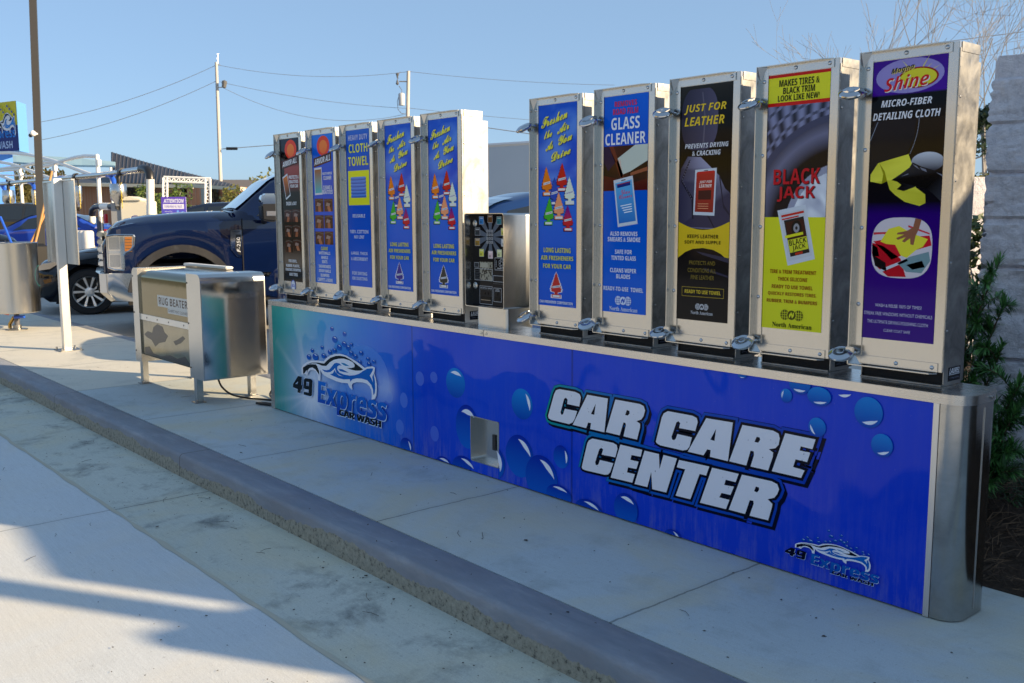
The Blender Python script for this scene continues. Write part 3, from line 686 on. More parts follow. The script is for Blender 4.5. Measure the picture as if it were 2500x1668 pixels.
def bilinear(A, q, s0, t0, s1, t1, c): A.up().poly([q(s0, t0), q(s1, t0), q(s1, t1), q(s0, t1)], c)
def btext(A, q, body, s0, t0, s1, t1, c, style='b'):
    gv, gf, _ = glyphs(body, style); A.up()
    A.add([A.fn(*q(s0+(s1-s0)*x, t0+(t1-t0)*y), A.d) for x, y in gv], gf, 0, [c]*len(gv))
TREE = [(0, 1.0), (.05, .93), (.13, .86), (.10, .83), (.19, .76), (.16, .73), (.26, .65), (.22, .63), (.33, .55), (.29, .52), (.40, .43), (.34, .41), (.46, .33), (.38, .31), (.42, .25), (.28, .22), (.14, .21), (.13, .14), (.36, .13), (.36, .0)]
def tree(A, u0, v0, u1, v1, col, edge=None, tilt=0., black=True):
    cx = (u0+u1)/2; w_ = (u1-u0); h = v1-v0
    pts = TREE+[(-a, b) for a, b in reversed(TREE)]
    f = lambda a, b: (cx+a*w_*1.05+tilt*(b-.4)*w_, v0+b*h)
    if black: A.up().poly([(p[0]-.012, p[1]-.004) for p in (f(a*1.08, b) for a, b in pts)], S(6, 10, 30))
    if edge: A.up().poly([f(a*1.22, b*1.05-.025) for a, b in pts], edge)
    A.up().poly([f(a, b) for a, b in pts], col); A.up()
    q = [f(-.30, .36), f(.30, .42), f(.30, .50), f(-.30, .44)]; A.poly(q, S(222, 226, 232)); A.poly([f(-.29, .02), f(.29, .02), f(.29, .10), f(-.29, .10)], S(228, 226, 226))
    A.up(); gv, gf, _ = glyphs('Car-Freshner', 'i')
    A.add([A.fn(*f(-.27+.54*x, .375+.055*y+.06*x), A.d) for x, y in gv], gf, 0, [S(30, 50, 110)]*len(gv))
def globe(T, u0, v0, u1, v1, ink, back):
    cu, cv = (u0+u1)/2, (v0+v1)/2; ry = (v1-v0)/2; rx = ry*.9186/.2497*1.05
    for s in (-1, 1):
        c = cu+s*(u1-u0)*.28; T.up().disc(c, cv, rx*.92, ry, ink, None, 22); T.up()
        for f in (-.45, 0, .45):
            T.rect(c-rx, cv+ry*f-ry*.05, c+rx, cv+ry*f+ry*.05, back); T.rect(c+rx*f-rx*.05, cv-ry, c+rx*f+rx*.05, cv+ry, back)
    T.up().disc(cu, cv, rx, ry, back, None, 22); T.up().disc(cu, cv, rx*.9, ry*.9, ink, None, 22); T.up()
    T.poly([(cu-rx*.55, cv-ry*.5), (cu-rx*.35, cv-ry*.5), (cu-rx*.1, cv+ry*.05), (cu+rx*.15, cv-ry*.6), (cu+rx*.5, cv-ry*.1), (cu+rx*.5, cv+ry*.5), (cu+rx*.3, cv+ry*.5), (cu+rx*.25, cv+ry*.05), (cu-rx*.05, cv+ry*.6), (cu-rx*.5, cv+ry*.1)], back)
def T4(T, rows, col, style='b', shear=0.):
    for (t_, u0, u1, v0, v1) in rows: T.text(t_, u0, v0, u1, v1, col, style, shear)
def pic(A, u0, v0, u1, v1, seed, base):
    """small dark photograph: a hand wiping a leather surface"""
    A.up().rect(u0, v0, u1, v1, lambda u, v: mixc(base[0], base[1], vnoise(u*9, v*30, seed)), 5, 4)
    w_, h = u1-u0, v1-v0; A.up(); k = seed % 3
    A.poly([(u0+w_*a, v0+h*b) for a, b in ((.30+.1*k, .0), (.62+.1*k, .0), (.70, .30), (.60, .55), (.42, .50), (.36, .28))], mixc(S(150, 88, 60), S(190, 120, 84), .3*k))
    A.up().poly([(u0+w_*a, v0+h*b) for a, b in ((.18, .45), (.62, .42), (.72, .62), (.30, .72))], mixc(base[1], S(210, 190, 180), .35))
    A.up().poly([(u0+w_*a, v0+h*b) for a, b in ((0, .82), (.5, .90), (1, .78), (1, .84), (.5, .96), (0, .88))], mixc(base[0], (.3, .25, .22), .35))
CLOUD = lambda u, v: mixc(S(8, 76, 204), S(96, 146, 230), max(0, vnoise(u*2.2, v*9, 4)*.7+vnoise(u*5, v*22, 6)*.45-.42)*(1 if v > .6 else 0)*2.1)
def freshener(i, tree_col):
    P, A, T, done = poster(i)
    P.rect(0, 0, 1, 1, lambda u, v: mixc(interp([(0, S(8, 86, 204)), (.3, S(0, 92, 210)), (.55, S(0, 102, 214)), (.7, S(10, 82, 206)), (1, S(40, 100, 212))], v), CLOUD(u, v), .75 if v > .62 else 0), 10, 50)
    for body, u0, v0, u1, v1, rise in (('Freshen', .07, .885, .80, .935, .042), ('the', .15, .832, .40, .868, .012), ('Air', .50, .850, .85, .892, .022), ('As', .19, .772, .43, .812, .012), ('You', .52, .795, .93, .838, .026), ('Drive', .34, .718, .89, .760, .036)):
        sh = .5
        T.d += .00005; T.text(body, u0+.02, v0-.004, u1-.03, v1-.004, S(16, 34, 110), 's', sh, rise); T.d += .0001; T.text(body, u0, v0, u1-.05, v1, S(236, 230, 66), 's', sh, rise); T.d += .00002; T.text(body, u0+.010, v0, u1-.04, v1, S(236, 230, 66), 's', sh, rise); T.d += .00002; T.text(body, u0+.005, v0+.0014, u1-.045, v1+.0014, S(236, 230, 66), 's', sh, rise)
    for (u0, u1, v0, v1, c, tl) in ((.471, .775, .574, .712, S(196, 20, 24), .04), (.07, .371, .554, .697, S(232, 124, 26), -.10), (.30, .56, .508, .645, S(10, 70, 180), .0), (.679, .972, .508, .643, S(222, 232, 214), -.05), (.135, .423, .408, .545, S(52, 176, 44), .10), (.643, .932, .379, .505, None, -.06), (.395, .695, .436, .57, S(240, 156, 110), -.02)):
        tree(A, u0, v0, u1, v1, c or (lambda u, v: mixc(S(200, 16, 40), S(120, 0, 130), (v-.43)/.05)), None, tl)
    T4(T.up(), (('LONG LASTING', .147, .867, .27, .294), ('AIR FRESHENERS', .07, .936, .232, .254), ('FOR YOUR CAR', .131, .879, .191, .213)), S(226, 222, 60))
    tree(A, .323, .044, .639, .172, tree_col, S(232, 232, 240), 0, False)
    T4(T, (('CAR-FRESHENER CORPORATION', .038, .928, .013, .027),), W_); T.text('061015', .86, .003, .97, .008, S(160, 180, 230), 'n')
    done()
def oval_brand(P, A, T, u0, u1, v0, v1, tx):
    cu, cv, ru, rv = (u0+u1)/2, (v0+v1)/2+.012, (u1-u0)/2, (v1-v0)/2
    A.up().disc(cu, cv, ru, rv, lambda u, v: mixc(S(252, 170, 30), S(226, 58, 20), min(1, (sqrt(((u-cu)/ru)**2+((v-cv)/rv)**2)**1.5))), None, 32)
    A.up().disc(cu, cv-.006, ru*.62, rv*.66, lambda u, v: mixc(S(250, 190, 60), S(236, 104, 24), min(1, sqrt(((u-cu)/ru)**2+((v-cv)/rv)**2)*1.4)), None, 28)
    a, b, c, d = tx; k = .028
    A.up().poly([(a-.05, c-.014), (b+.05, c+k-.006), (b+.05, d+k+.016), (a-.05, d+.008)], S(66, 16, 12)); T.up().text('ARMOR ALL', a, c, b, d, W_, 'i', .2, k)
# 1 protectant
P, A, T, done = poster(0)
P.rect(0, -.012, 1, 1, lambda u, v: interp([(0, S(14, 13, 14)), (.05, S(40, 34, 30)), (.12, S(92, 80, 68)), (.22, S(60, 44, 38)), (.30, S(20, 14, 14)), (.62, S(14, 12, 13)), (.70, S(130, 50, 48)), (.80, S(150, 66, 64)), (.83, S(30, 12, 12)), (.9, S(12, 12, 16)), (1, S(30, 40, 60))], v), 2, 40)
P.up().rect(0, .64, .20, .83, S(14, 12, 13), 1, 1)
oval_brand(P, A, T, .263, .895, .845, .978, (.12, .90, .800, .838))
q = sachet(A, [(.087, .731), (.36, .757), (.507, .60), (.25, .570)], lambda u, v: interp([(.59, S(20, 20, 22)), (.64, S(30, 28, 30)), (.65, S(214, 200, 40)), (.69, S(150, 40, 30)), (.75, S(220, 130, 40))], v))
T4(T, (('PROTECTS &', .451, .976, .717, .741), ('BEAUTIFIES', .475, .952, .686, .709), ('YOUR CAR', .507, .936, .655, .678), ('INSIDE & OUT', .259, .823, .532, .557), ('FOR VINYL,', .295, .747, .122, .146), ('RUBBER, PLASTIC,', .143, .887, .089, .111), ('ENGINES, BUMPERS', .115, .94, .06, .082), ('AND TIRES', .303, .759, .028, .05)), W_)
for k, (a, b, c, d) in enumerate(((.127, .531, .414, .502), (.571, .976, .414, .502), (.139, .519, .306, .391), (.567, .984, .309, .394), (.155, .535, .197, .287), (.583, .992, .211, .292))): pic(A, a, c, b, d, k, (S(22, 12, 10), S(82, 42, 34)))
A.d += .0002; A.disc(.50, -.042, .125, .042, S(60, 90, 190), None, 30); A.up().disc(.50, -.042, .105, .036, S(214, 220, 232), None, 30); A.up().rect(.42, -.052, .58, -.034, S(60, 90, 190)); T.text('WASH', .44, -.049, .56, -.037, W_)
done()
# 2 cleaner
P, A, T, done = poster(1)
P.rect(0, 0, 1, 1, lambda u, v: interp([(0, S(44, 108, 208)), (.25, S(10, 90, 204)), (.6, S(0, 78, 198)), (.85, S(0, 84, 204)), (1, S(30, 120, 230))], v), 1, 16)
oval_brand(P, A, T, .235, .851, .845, .978, (.10, .88, .796, .836))
q = sachet(A, [(.066, .779), (.44, .783), (.455, .60), (.075, .597)], lambda u, v: interp([(.6, S(60, 180, 190)), (.655, S(40, 150, 180)), (.66, S(40, 20, 20)), (.69, S(190, 60, 60)), (.71, S(60, 30, 24)), (.76, S(150, 90, 50))], v))
T4(T, (('MULTI-PURPOSE', .495, .948, .73, .747), ('CLEANER', .535, .92, .697, .722), ('CLEANS &', .507, .928, .632, .659), ('BEAUTIFIES', .475, .96, .602, .629), ('WHITEWALLS', .191, .759, .194, .215), ('WHEELS', .307, .647, .164, .185), ('SEATS', .339, .603, .135, .156), ('DASHBOARDS', .179, .763, .103, .124), ('DOOR PANELS', .179, .763, .073, .093), ('BUMPERS', .263, .683, .042, .063), ('CARPETS & MORE', .095, .839, .010, .033)), W_)
T4(T, (('CLEANS', .311, .651, .224, .247),), YEL, 'i')
for k, (a, b, c, d) in enumerate(((.062, .483, .484, .573), (.523, .936, .485, .57), (.042, .483, .372, .461), (.515, .92, .373, .46), (.034, .467, .263, .35), (.499, .92, .263, .352))): pic(A, a, c, b, d, k+7, (S(30, 16, 14), S(98, 52, 46)))
done()
# 3 towel
P, A, T, done = poster(2)
P.rect(0, 0, 1, 1, lambda u, v: interp([(0, S(34, 92, 204)), (.3, S(8, 84, 200)), (.6, S(0, 78, 192)), (.9, S(0, 82, 198)), (1, S(40, 100, 206))], v), 1, 16)
A.rect(.05, .524, .976, .743, S(226, 226, 44))
for k in range(6):
    z0 = .571+k*.022; c0 = S(70, 124, 214)
    A.up().disc(.505, z0+.011, .338, .0112, lambda u, v, z0=z0: mixc(S(36, 78, 170), S(92, 148, 232), (v-z0)/.022), None, 28, 9)
    for s in range(5): A.d += .00005; A.rect(.20+s*.13, z0+.004+.006*((s*7+k) % 3)/3, .30+s*.13, z0+.0052+.006*((s*7+k) % 3)/3, S(64, 112, 200))
T4(T, (('HEAVY DUTY', .099, .948, .935, .969),), S(190, 196, 232)); T4(T, (('CLOTH', .115, .936, .857, .912), ('TOWEL', .078, .956, .774, .832)), S(224, 224, 60))
T4(T, (('REUSABLE', .223, .771, .445, .467), ('100% COTTON', .087, .895, .343, .366), ('NO LINT', .267, .715, .31, .331), ('LARGE, THICK', .111, .851, .203, .225), ('& ABSORBENT', .103, .847, .168, .19), ('FOR DRYING', .143, .803, .074, .096), ('OR DUSTING', .135, .807, .041, .062)), S(206, 216, 240))
done()
freshener(3, S(60, 40, 140)); freshener(4, S(62, 58, 50)); freshener(5, S(196, 44, 40))
# 7 glass cleaner
P, A, T, done = poster(6)
P.rect(0, 0, 1, 1, lambda u, v: interp([(0, S(14, 96, 212)), (.3, S(0, 92, 208)), (.56, S(0, 88, 204)), (.78, S(0, 82, 206)), (1, S(14, 98, 220))], v), 1, 16)
A.rect(0, .568, 1, .773, lambda u, v: mixc(S(18, 12, 16), S(70, 30, 26), vnoise(u*4, v*16, 2)), 8, 8); A.up()
A.poly([(0, .568), (0, .64), (.35, .62), (.62, .60), (1, .62), (1, .568)], S(80, 22, 18)); A.poly([(.28, .71), (.72, .773), (1, .773), (1, .70), (.62, .655), (.42, .640)], S(196, 206, 196)); A.up()
A.poly([(.12, .773), (.22, .773), (.47, .632), (.40, .625)], S(110, 48, 34)); A.poly([(.62, .635), (1, .655), (1, .672), (.62, .648)], S(150, 84, 60)); A.poly([(0, .70), (0, .773), (.12, .773), (.28, .70), (.1, .66)], S(40, 22, 60)); A.poly([(.30, .70), (.38, .716), (.45, .633), (.40, .628)], S(214, 190, 176))
q = sachet(A, [(.231, .616), (.671, .635), (.795, .416), (.343, .400)], lambda u, v: interp([(.40, S(40, 100, 190)), (.5, S(70, 160, 220)), (.6, S(90, 176, 230))], v))
btext(A, q, 'Glass', .34, .66, .78, .76, S(206, 24, 60), 's'); btext(A, q, 'Cleaner', .20, .57, .86, .66, S(206, 24, 60), 's'); bilinear(A, q, .16, .82, .84, .88, S(20, 40, 120)); bilinear(A, q, .14, .88, .86, .90, S(150, 30, 60)); bilinear(A, q, .40, .945, .62, .965, S(40, 44, 54))
for k in range(4): bilinear(A, q, .24+.05*k, .42-.05*k, .80, .44-.05*k, S(230, 240, 250))
T4(T, (('REMOVES', .247, .751, .95, .974), ('ROAD FILM', .211, .779, .914, .941)), S(216, 44, 66)); T4(T, (('GLASS', .171, .819, .846, .901), ('CLEANER', .034, .952, .778, .831)), W_)
T4(T, (('ALSO REMOVES', .167, .799, .36, .38), ('SMEARS & SMOKE', .111, .863, .333, .354), ('SAFE FOR', .287, .679, .276, .296), ('TINTED GLASS', .199, .771, .247, .267), ('CLEANS WIPER', .175, .783, .189, .209), ('BLADES', .323, .647, .161, .181), ('READY-TO-USE  TOWEL', .022, .944, .102, .122)), W_)
globe(T, .283, .036, .691, .079, S(210, 222, 244), S(28, 80, 192)); T4(T, (('North American', .167, .823, .008, .028),), S(214, 224, 244), 'r'); done()
# 8 leather
P, A, T, done = poster(7)
P.rect(0, 0, 1, 1, lambda u, v: interp([(0, S(44, 40, 36)), (.2, S(20, 18, 18)), (.9, S(14, 13, 14)), (1, S(44, 40, 34))], v), 1, 14)
A.disc(.38, .86, .36, .135, lambda u, v: mixc(S(26, 24, 38), S(92, 88, 116), (u+.2)*.8), (0, .73, .74, .985), 34, 2.6); A.up()
A.poly([(0, .405), (0, .60), (.03, .655), (.16, .705), (.42, .70), (.60, .66), (.78, .62), (.90, .565), (1, .545), (1, .40), (.8, .395), (.4, .398)], lambda u, v: mixc(S(54, 52, 76), S(168, 168, 200), max(0, 1-abs(u-.55)*2.2))); A.up()
for pts, c in (([(.44, .73), (.47, .73), (.50, .86), (.44, .97), (.42, .97), (.475, .86)], S(96, 92, 110)), ([(.19, .69), (.22, .69), (.06, .60), (.28, .53), (.30, .44), (.27, .44), (.25, .52), (.03, .60)], S(30, 28, 44)), ([(.80, .62), (.88, .50), (1, .46), (1, .45), (.87, .485), (.78, .615)], S(40, 38, 56)), ([(.52, .47), (.70, .40), (.72, .40), (.55, .475)], S(36, 34, 50))): A.poly(pts, c)
for k in range(16): A.d += .00001; a_ = k/15; A.disc(.205-.15*min(1, a_*2)+.2*max(0, a_*2-1), .685-.16*a_, .006, .0022, S(150, 148, 170), None, 6)
A.up(); up = [(0, .436), (.12, .415), (.25, .403), (.4, .398), (.55, .396), (.7, .40), (.85, .412), (1, .432)]; lo = [(1, .262), (.85, .292), (.7, .308), (.5, .315), (.3, .310), (.15, .296), (0, .270)]
up = [(u, .437-.045*sin(pi*min(1, u*.85+.08))) for u in [k/12 for k in range(13)]]
A.poly(up+lo, S(224, 190, 36)); A.up().poly([(0, .268)]+lo[::-1][1:]+[(1, .0), (0, .0)], lambda u, v: mixc(S(34, 30, 28), S(16, 14, 20), min(1, v*6)))
A.up().poly([(.36, .30), (1, .275), (1, .255), (.5, .285)], S(56, 54, 74)); A.poly([(.55, .23), (1, .20), (1, .193), (.5, .222)], S(52, 50, 70))
q = sachet(A, [(.315, .647), (.735, .652), (.708, .452), (.29, .456)], lambda u, v: interp([(.46, S(150, 44, 34)), (.54, S(96, 34, 30)), (.60, S(160, 40, 34)), (.65, S(190, 50, 40))], v))
bilinear(A, q, .10, .90, .90, .95, S(200, 40, 40)); btext(A, q, 'JUST FOR', .22, .68, .80, .75, S(240, 226, 216), 'i'); btext(A, q, 'LEATHER', .22, .60, .80, .67, S(240, 226, 216), 'i'); bilinear(A, q, .42, .955, .60, .972, S(40, 44, 54)); bilinear(A, q, .2, .34, .8, .54, S(70, 30, 30))
for k in range(3): bilinear(A, q, .2, .14+.05*k, .7, .155+.05*k, S(220, 150, 110))
T4(T, (('JUST FOR', .074, .89, .882, .922), ('LEATHER', .087, .86, .833, .869)), S(232, 196, 44), 'i'); T4(T, (('PREVENTS DRYING', .103, .948, .738, .758), ('& CRACKING', .251, .803, .706, .727)), S(220, 222, 230), 'i')
T4(T, (('KEEPS LEATHER', .187, .799, .356, .372), ('SOFT AND SUPPLE', .131, .843, .332, .346)), S(26, 22, 14)); T4(T, (('PROTECTS AND', .235, .747, .242, .259), ('CONDITIONS ALL', .207, .767, .209, .227), ('FINE LEATHER', .275, .735, .179, .197)), S(140, 120, 50), 'n'); T4(T, (('READY TO USE TOWEL', .155, .867, .117, .133),), S(226, 196, 60))
T.frame(.095, .103, .928, .145, .008, .0022, S(170, 144, 50)); globe(T, .36, .047, .65, .075, S(200, 200, 204), S(30, 28, 27)); T4(T, (('North American', .287, .723, .027, .042),), S(200, 200, 204), 'r'); done()
# 9 tyre treatment
P, A, T, done = poster(8)
P.rect(0, 0, 1, .446, S(222, 222, 40)); P.rect(0, .892, 1, .988, S(226, 224, 44)); P.rect(0, .988, 1, 1, S(200, 34, 24)); P.rect(0, .878, 1, .892, S(206, 34, 24))
P.rect(0, .446, 1, .878, lambda u, v: S(34, 36, 52), 1, 1)
def tyre_c(u, v):
    x = (u-1.25)*.2497; z = (v-.40)*.9186; r = sqrt(x*x+z*z); a = atan2(z, x)
    if r > .40: return mixc(S(8, 8, 16), S(150, 154, 192), .45+.45*sin(a*46+r*40)*(1 if (r*24) % 1 > .25 else -.6)*.8)
    if r > .375: return S(70, 74, 100)
    if r > .23: return mixc(S(18, 19, 28), S(112, 114, 142), max(0, 1-abs(r-.34)/.06))
    if r > .205: return S(150, 154, 176)
    return mixc(S(170, 176, 196), S(232, 238, 246), vnoise(a*6, r*30, 3))
P.up().rect(0, .446, 1, .878, tyre_c, 90, 140)
q = sachet(A, [(.211, .472), (.679, .495), (.859, .285), (.415, .255)], S(200, 204, 210))
bilinear(A, q, .16, .14, .86, .80, S(34, 34, 36)); bilinear(A, q, .2, .42, .84, .76, S(60, 26, 24)); a_ = q(.55, .62); A.up().disc(a_[0], a_[1], .085, .030, S(20, 20, 22), None, 24); A.up().disc(a_[0], a_[1], .05, .018, S(150, 150, 156), None, 20); A.up().disc(a_[0], a_[1], .02, .007, S(40, 40, 44), None, 12)
bilinear(A, q, .1, .48, .75, .53, YEL); bilinear(A, q, .10, .86, .9, .90, S(200, 40, 30)); bilinear(A, q, .10, .81, .7, .835, S(200, 40, 30)); bilinear(A, q, .17, .21, .85, .44, S(214, 214, 50)); btext(A, q, 'BLACK', .2, .33, .82, .43, S(18, 18, 20)); btext(A, q, 'JACK', .28, .22, .76, .32, S(18, 18, 20)); bilinear(A, q, .35, .15, .62, .19, S(190, 50, 30))
T4(T, (('MAKES TIRES &', .179, .831, .952, .978), ('BLACK TRIM', .247, .763, .923, .948), ('LOOK LIKE NEW!', .163, .839, .896, .919)), S(24, 22, 20))
for du, dv, c in ((.012, -.003, S(40, 10, 16)), (0, 0, S(196, 22, 40))):
    T.up(); T4(T, (('BLACK', .131+du, .895+du, .574+dv, .634+dv), ('JACK', .203+du, .827+du, .507+dv, .566+dv)), c)
T4(T, (('TIRE & TRIM TREATMENT', .119, .891, .223, .238), ('THICK SILICONE', .259, .751, .194, .209), ('READY TO USE TOWEL', .159, .843, .163, .178), ('QUICKLY RESTORES TIRES,', .095, .907, .133, .149), ('RUBBER, TRIM & BUMPERS', .078, .924, .104, .12)), S(150, 60, 18))
globe(T, .307, .038, .719, .08, S(80, 78, 16), S(222, 222, 40)); T4(T, (('North American', .187, .851, .008, .027),), S(30, 30, 14), 'r'); done()
# 10 microfibre cloth
P, A, T, done = poster(9)
PUR = S(52, 4, 122)
P.rect(0, 0, 1, 1, lambda u, v: interp([(0, S(62, 24, 128)), (.2, PUR), (.455, S(40, 0, 110)), (.50, S(10, 8, 20)), (.60, S(10, 10, 13)), (.876, S(8, 8, 12)), (.878, S(70, 12, 150)), (1, S(64, 20, 140))], v), 2, 120)
A.disc(.5, .94, .46, .06, lambda u, v: S(150, 140, 205), (0.02, .880, .98, .998), 30); A.up()
A.poly([(0, .58), (0, .76), (.06, .79), (.62, .79), (.60, .72), (.5, .66), (.2, .60)], S(20, 24, 34)); A.poly([(.62, .79), (1, .79), (1, .55), (.8, .58), (.52, .665), (.60, .72)], S(28, 22, 20)); A.up()
for k in range(26):
    a_ = k/25; A.disc(.66-.10*a_*a_, .79-.12*a_, .0045, .0018, S(170, 180, 200), None, 6); A.disc(.09-.09*a_, .785-.06*a_, .0045, .0018, S(150, 160, 180), None, 6)
A.disc(.80, .638, .22, .034, lambda u, v: mixc(S(60, 62, 74), S(200, 206, 218), (v-.61)/.06), (0, 0, 1, .70), 30); A.up()
cy = lambda u, v: mixc(S(176, 170, 28), S(240, 236, 80), vnoise(u*5, v*24, 3)*.7+.25)
A.poly([(.02, .60), (.12, .64), (.30, .652), (.54, .667), (.58, .64), (.62, .61), (.70, .585), (.66, .55), (.79, .525), (.80, .495), (.72, .485), (.52, .50), (.38, .525), (.30, .545), (.26, .575), (.18, .566), (.02, .575)], cy); A.up()
A.poly([(.14, .64), (.20, .60), (.185, .566), (.26, .575), (.22, .61)], S(150, 146, 20)); A.up()
A.poly([(.32, .578), (.44, .598), (.56, .620), (.60, .638), (.72, .622), (.84, .612), (1, .598), (1, .50), (.90, .525), (.80, .545), (.66, .553), (.50, .538), (.40, .545), (.46, .560), (.40, .572)], lambda u, v: mixc(S(8, 8, 10), S(60, 62, 72), max(0, vnoise(u*9, v*40, 8)-.45)*1.6)); A.up()
for pts in ([(.60, .632), (.66, .624), (.70, .612), (.64, .622)], [(.70, .62), (.78, .612), (.80, .602), (.73, .61)], [(.45, .59), (.55, .60), (.55, .596)], [(.92, .60), (1, .592), (1, .586)]): A.poly(pts, S(120, 124, 140))
A.up().disc(.5, .336, .42, .109, lambda u, v: S(214, 204, 210), None, 40, 3.0); A.up()
ci = lambda pts, c: A.poly([(.5+.42*a, .336+.109*b) for a, b in pts], c)
ci([(-.98, .15), (-.6, .05), (0, -.35), (.2, -.95), (-.4, -.96), (-.85, -.6), (-.98, -.2)], S(190, 20, 36)); ci([(-.95, .2), (-.4, .3), (.9, .42), (.98, .1), (.35, -.1), (-.3, -.4), (-.5, -.2)], S(206, 30, 44)); ci([(-.98, .1), (-.80, .0), (-.72, -.3), (-.96, -.3)], S(240, 110, 170)); A.up()
ci([(-.95, -.25), (-.5, -.5), (-.45, -.8), (-.85, -.62)], S(20, 16, 20)); ci([(-.7, -.75), (.2, -.35), (.25, -.42), (-.68, -.85)], S(200, 204, 214)); ci([(-.1, -.5), (.3, -.28), (.9, -.1), (.96, -.4), (.7, -.8), (.2, -.78)], S(120, 150, 156)); ci([(.2, -.55), (.7, -.4), (.8, -.6), (.4, -.7)], S(190, 214, 214)); A.up()
ci([(-.95, .5), (-.5, .52), (-.1, .3), (-.12, .24), (-.6, .45), (-.95, .42)], S(206, 60, 70)); ci([(.2, .75), (.9, .5), (.9, .45), (.2, .68)], S(206, 60, 70)); A.up()
ci([(-.7, .2), (-.45, .62), (-.1, .72), (.3, .5), (.85, .3), (.7, .05), (.5, -.05), (.2, -.32), (.0, -.25), (-.2, .1), (-.5, .12)], S(232, 222, 60)); A.up()
ci([(.42, .97), (.62, .93), (.55, .62), (.46, .42), (.40, .10), (.30, .12), (.28, .32), (.10, .18), (.02, .22), (.14, .36), (-.12, .26), (-.18, .32), (.08, .44), (-.16, .44), (-.14, .50), (.16, .56), (.36, .68)], S(150, 96, 70))
A.d += .00005
for n_, r_ in ((9, .17), ):
    for k in range(9):
        a = .15+k*.30; A.poly([(.60+.10*cos(a-.09), .925+.032*sin(a-.09)), (.60+.34*(1 if k % 2 else .82)*cos(a), .925+.092*(1 if k % 2 else .8)*sin(a)), (.60+.10*cos(a+.09), .925+.032*sin(a+.09))] if .925+.092*sin(a) < 1.01 else [(.6, .93), (.61, .94), (.6, .94)], S(232, 222, 80))
A.up().disc(.62, .930, .27, .036, S(150, 30, 30), None, 34); A.up().disc(.62, .930, .245, .031, S(222, 214, 50), None, 34)
T.d += .0001
for du, dv, c1, c2 in ((.012, -.003, S(224, 200, 110), S(230, 226, 220)), (0, 0, S(20, 14, 24), S(204, 28, 34))):
    T.up(); T.text('Shine', .163+du, .890+dv, .76+du, .938+dv, c2, 'i', .25, .012); T.text('Magna', .25+du, .946+dv, .56+du, .968+dv, c1, 'i', .2, .012)
T4(T, (('MICRO-FIBER', .131, .82, .837, .861), ('DETAILING CLOTH', .022, .94, .792, .818)), S(228, 230, 238), 'i'); T4(T, (("WASH & REUSE 100'S OF TIMES!", .175, .823, .119, .131), ('STREAK FREE WINDOWS WITHOUT CHEMICALS', .018, .972, .088, .1), ('THE ULTIMATE DRYING POLISHING CLOTH', .07, .92, .058, .07), ('CLEAR COAT SAFE', .311, .683, .029, .039)), S(216, 208, 232), 'n'); done()

# ------------------------------------------------------------------ keypad and payment box
CB = root('payment_box', (2.22, .15, HT), 'stainless payment box with a black keypad face, between the two groups of machines', 'payment terminal')
MB().prism(rr(2.112, .066, 2.350, .25, .025, 5), XY, HT+.0005, .846).build('pedestal', STEEL, CB, smooth=40)
hd = MB(); xz_o = rr(2.068, .842, 2.372, 1.306, .012, 4); xz_i = [(2.071+(u-2.068)*.980, .8455+(v-.842)*.985) for u, v in xz_o]
hd.loft([[(u, .300, v) for u, v in xz_o], [(u, .032, v) for u, v in xz_o], [(u, .032, v) for u, v in xz_i], [(u, .0805, v) for u, v in xz_i]], closed=True, cap=False)
hd.add([(u, .300, v) for u, v in xz_o], [tuple(range(len(xz_o)))])
hd.build('hood', STEEL, CB, smooth=40)
fc = Print(lambda u, v, d: (u, .080-d, v)); fc.d = 0
fc.poly(xz_i, S(18, 18, 22)); face = fc.build('control_face', POSTER, CB, recalc=False)
kp = Print(lambda u, v, d: (u, .0795-d, v)); cx, cz = 2.2145, 1.191
TK = [((2.128, 1.251, 2.164, 1.29), S(60, 130, 200)), ((2.196, 1.259, 2.233, 1.298), S(120, 80, 40)), ((2.265, 1.251, 2.302, 1.29), S(60, 130, 140)), ((2.094, 1.196, 2.134, 1.234), S(60, 62, 66)), ((2.093, 1.144, 2.133, 1.182), S(160, 124, 50)), ((2.128, 1.091, 2.164, 1.129), S(214, 210, 80)), ((2.198, 1.083, 2.235, 1.121), S(220, 190, 190)), ((2.267, 1.092, 2.304, 1.13), S(216, 218, 160)), ((2.298, 1.198, 2.338, 1.234), S(206, 200, 90)), ((2.3, 1.145, 2.34, 1.182), S(200, 202, 206))]
for (a, b, c, d), col in TK:
    mx, mz = (a+c)/2, (b+d)/2; dv = Vector((cx-mx, cz-mz)); n_ = Vector((-dv.y, dv.x)).normalized()
    kp.d += .00002; kp.poly([(mx+n_.x*.018, mz+n_.y*.018), (mx-n_.x*.018, mz-n_.y*.018), (cx-n_.x*.007-dv.x*.22, cz-n_.y*.007-dv.y*.22), (cx+n_.x*.007-dv.x*.22, cz+n_.y*.007-dv.y*.22)], lambda u, v: S(96, 104, 116))
kp.up()
for (a, b, c, d), col in TK:
    kp.d += .00002; kp.rect(a, b, c, d, S(190, 192, 196)); kp.d += .00002; kp.rect(a+.0015, b+.0015, c-.0015, d-.0015, col); kp.d += .00002
    kp.rect(a+.006, b+.006, (a+c)/2+.002, (b+d)/2-.002, mixc(col, (.02, .05, .05), .5)); kp.rect(a+.006, d-.011, c-.006, d-.006, mixc(col, (.9, .9, .9), .5))
kp.build('product_stickers', POSTER, face, org=(2.22, .15, HT), recalc=False)
kb = MB()
for r_ in range(4):
    for c_ in range(3): kb.box((2.189+c_*.0185, .074, 1.157+r_*.0182), (2.203+c_*.0185, .0790, 1.1705+r_*.0182))
keyp = kb.build('keypad', mat('key_grey', (.30, .31, .33), .4), CB, bevel=.001)
kt = Print(lambda u, v, d: (u, .0738-d, v))
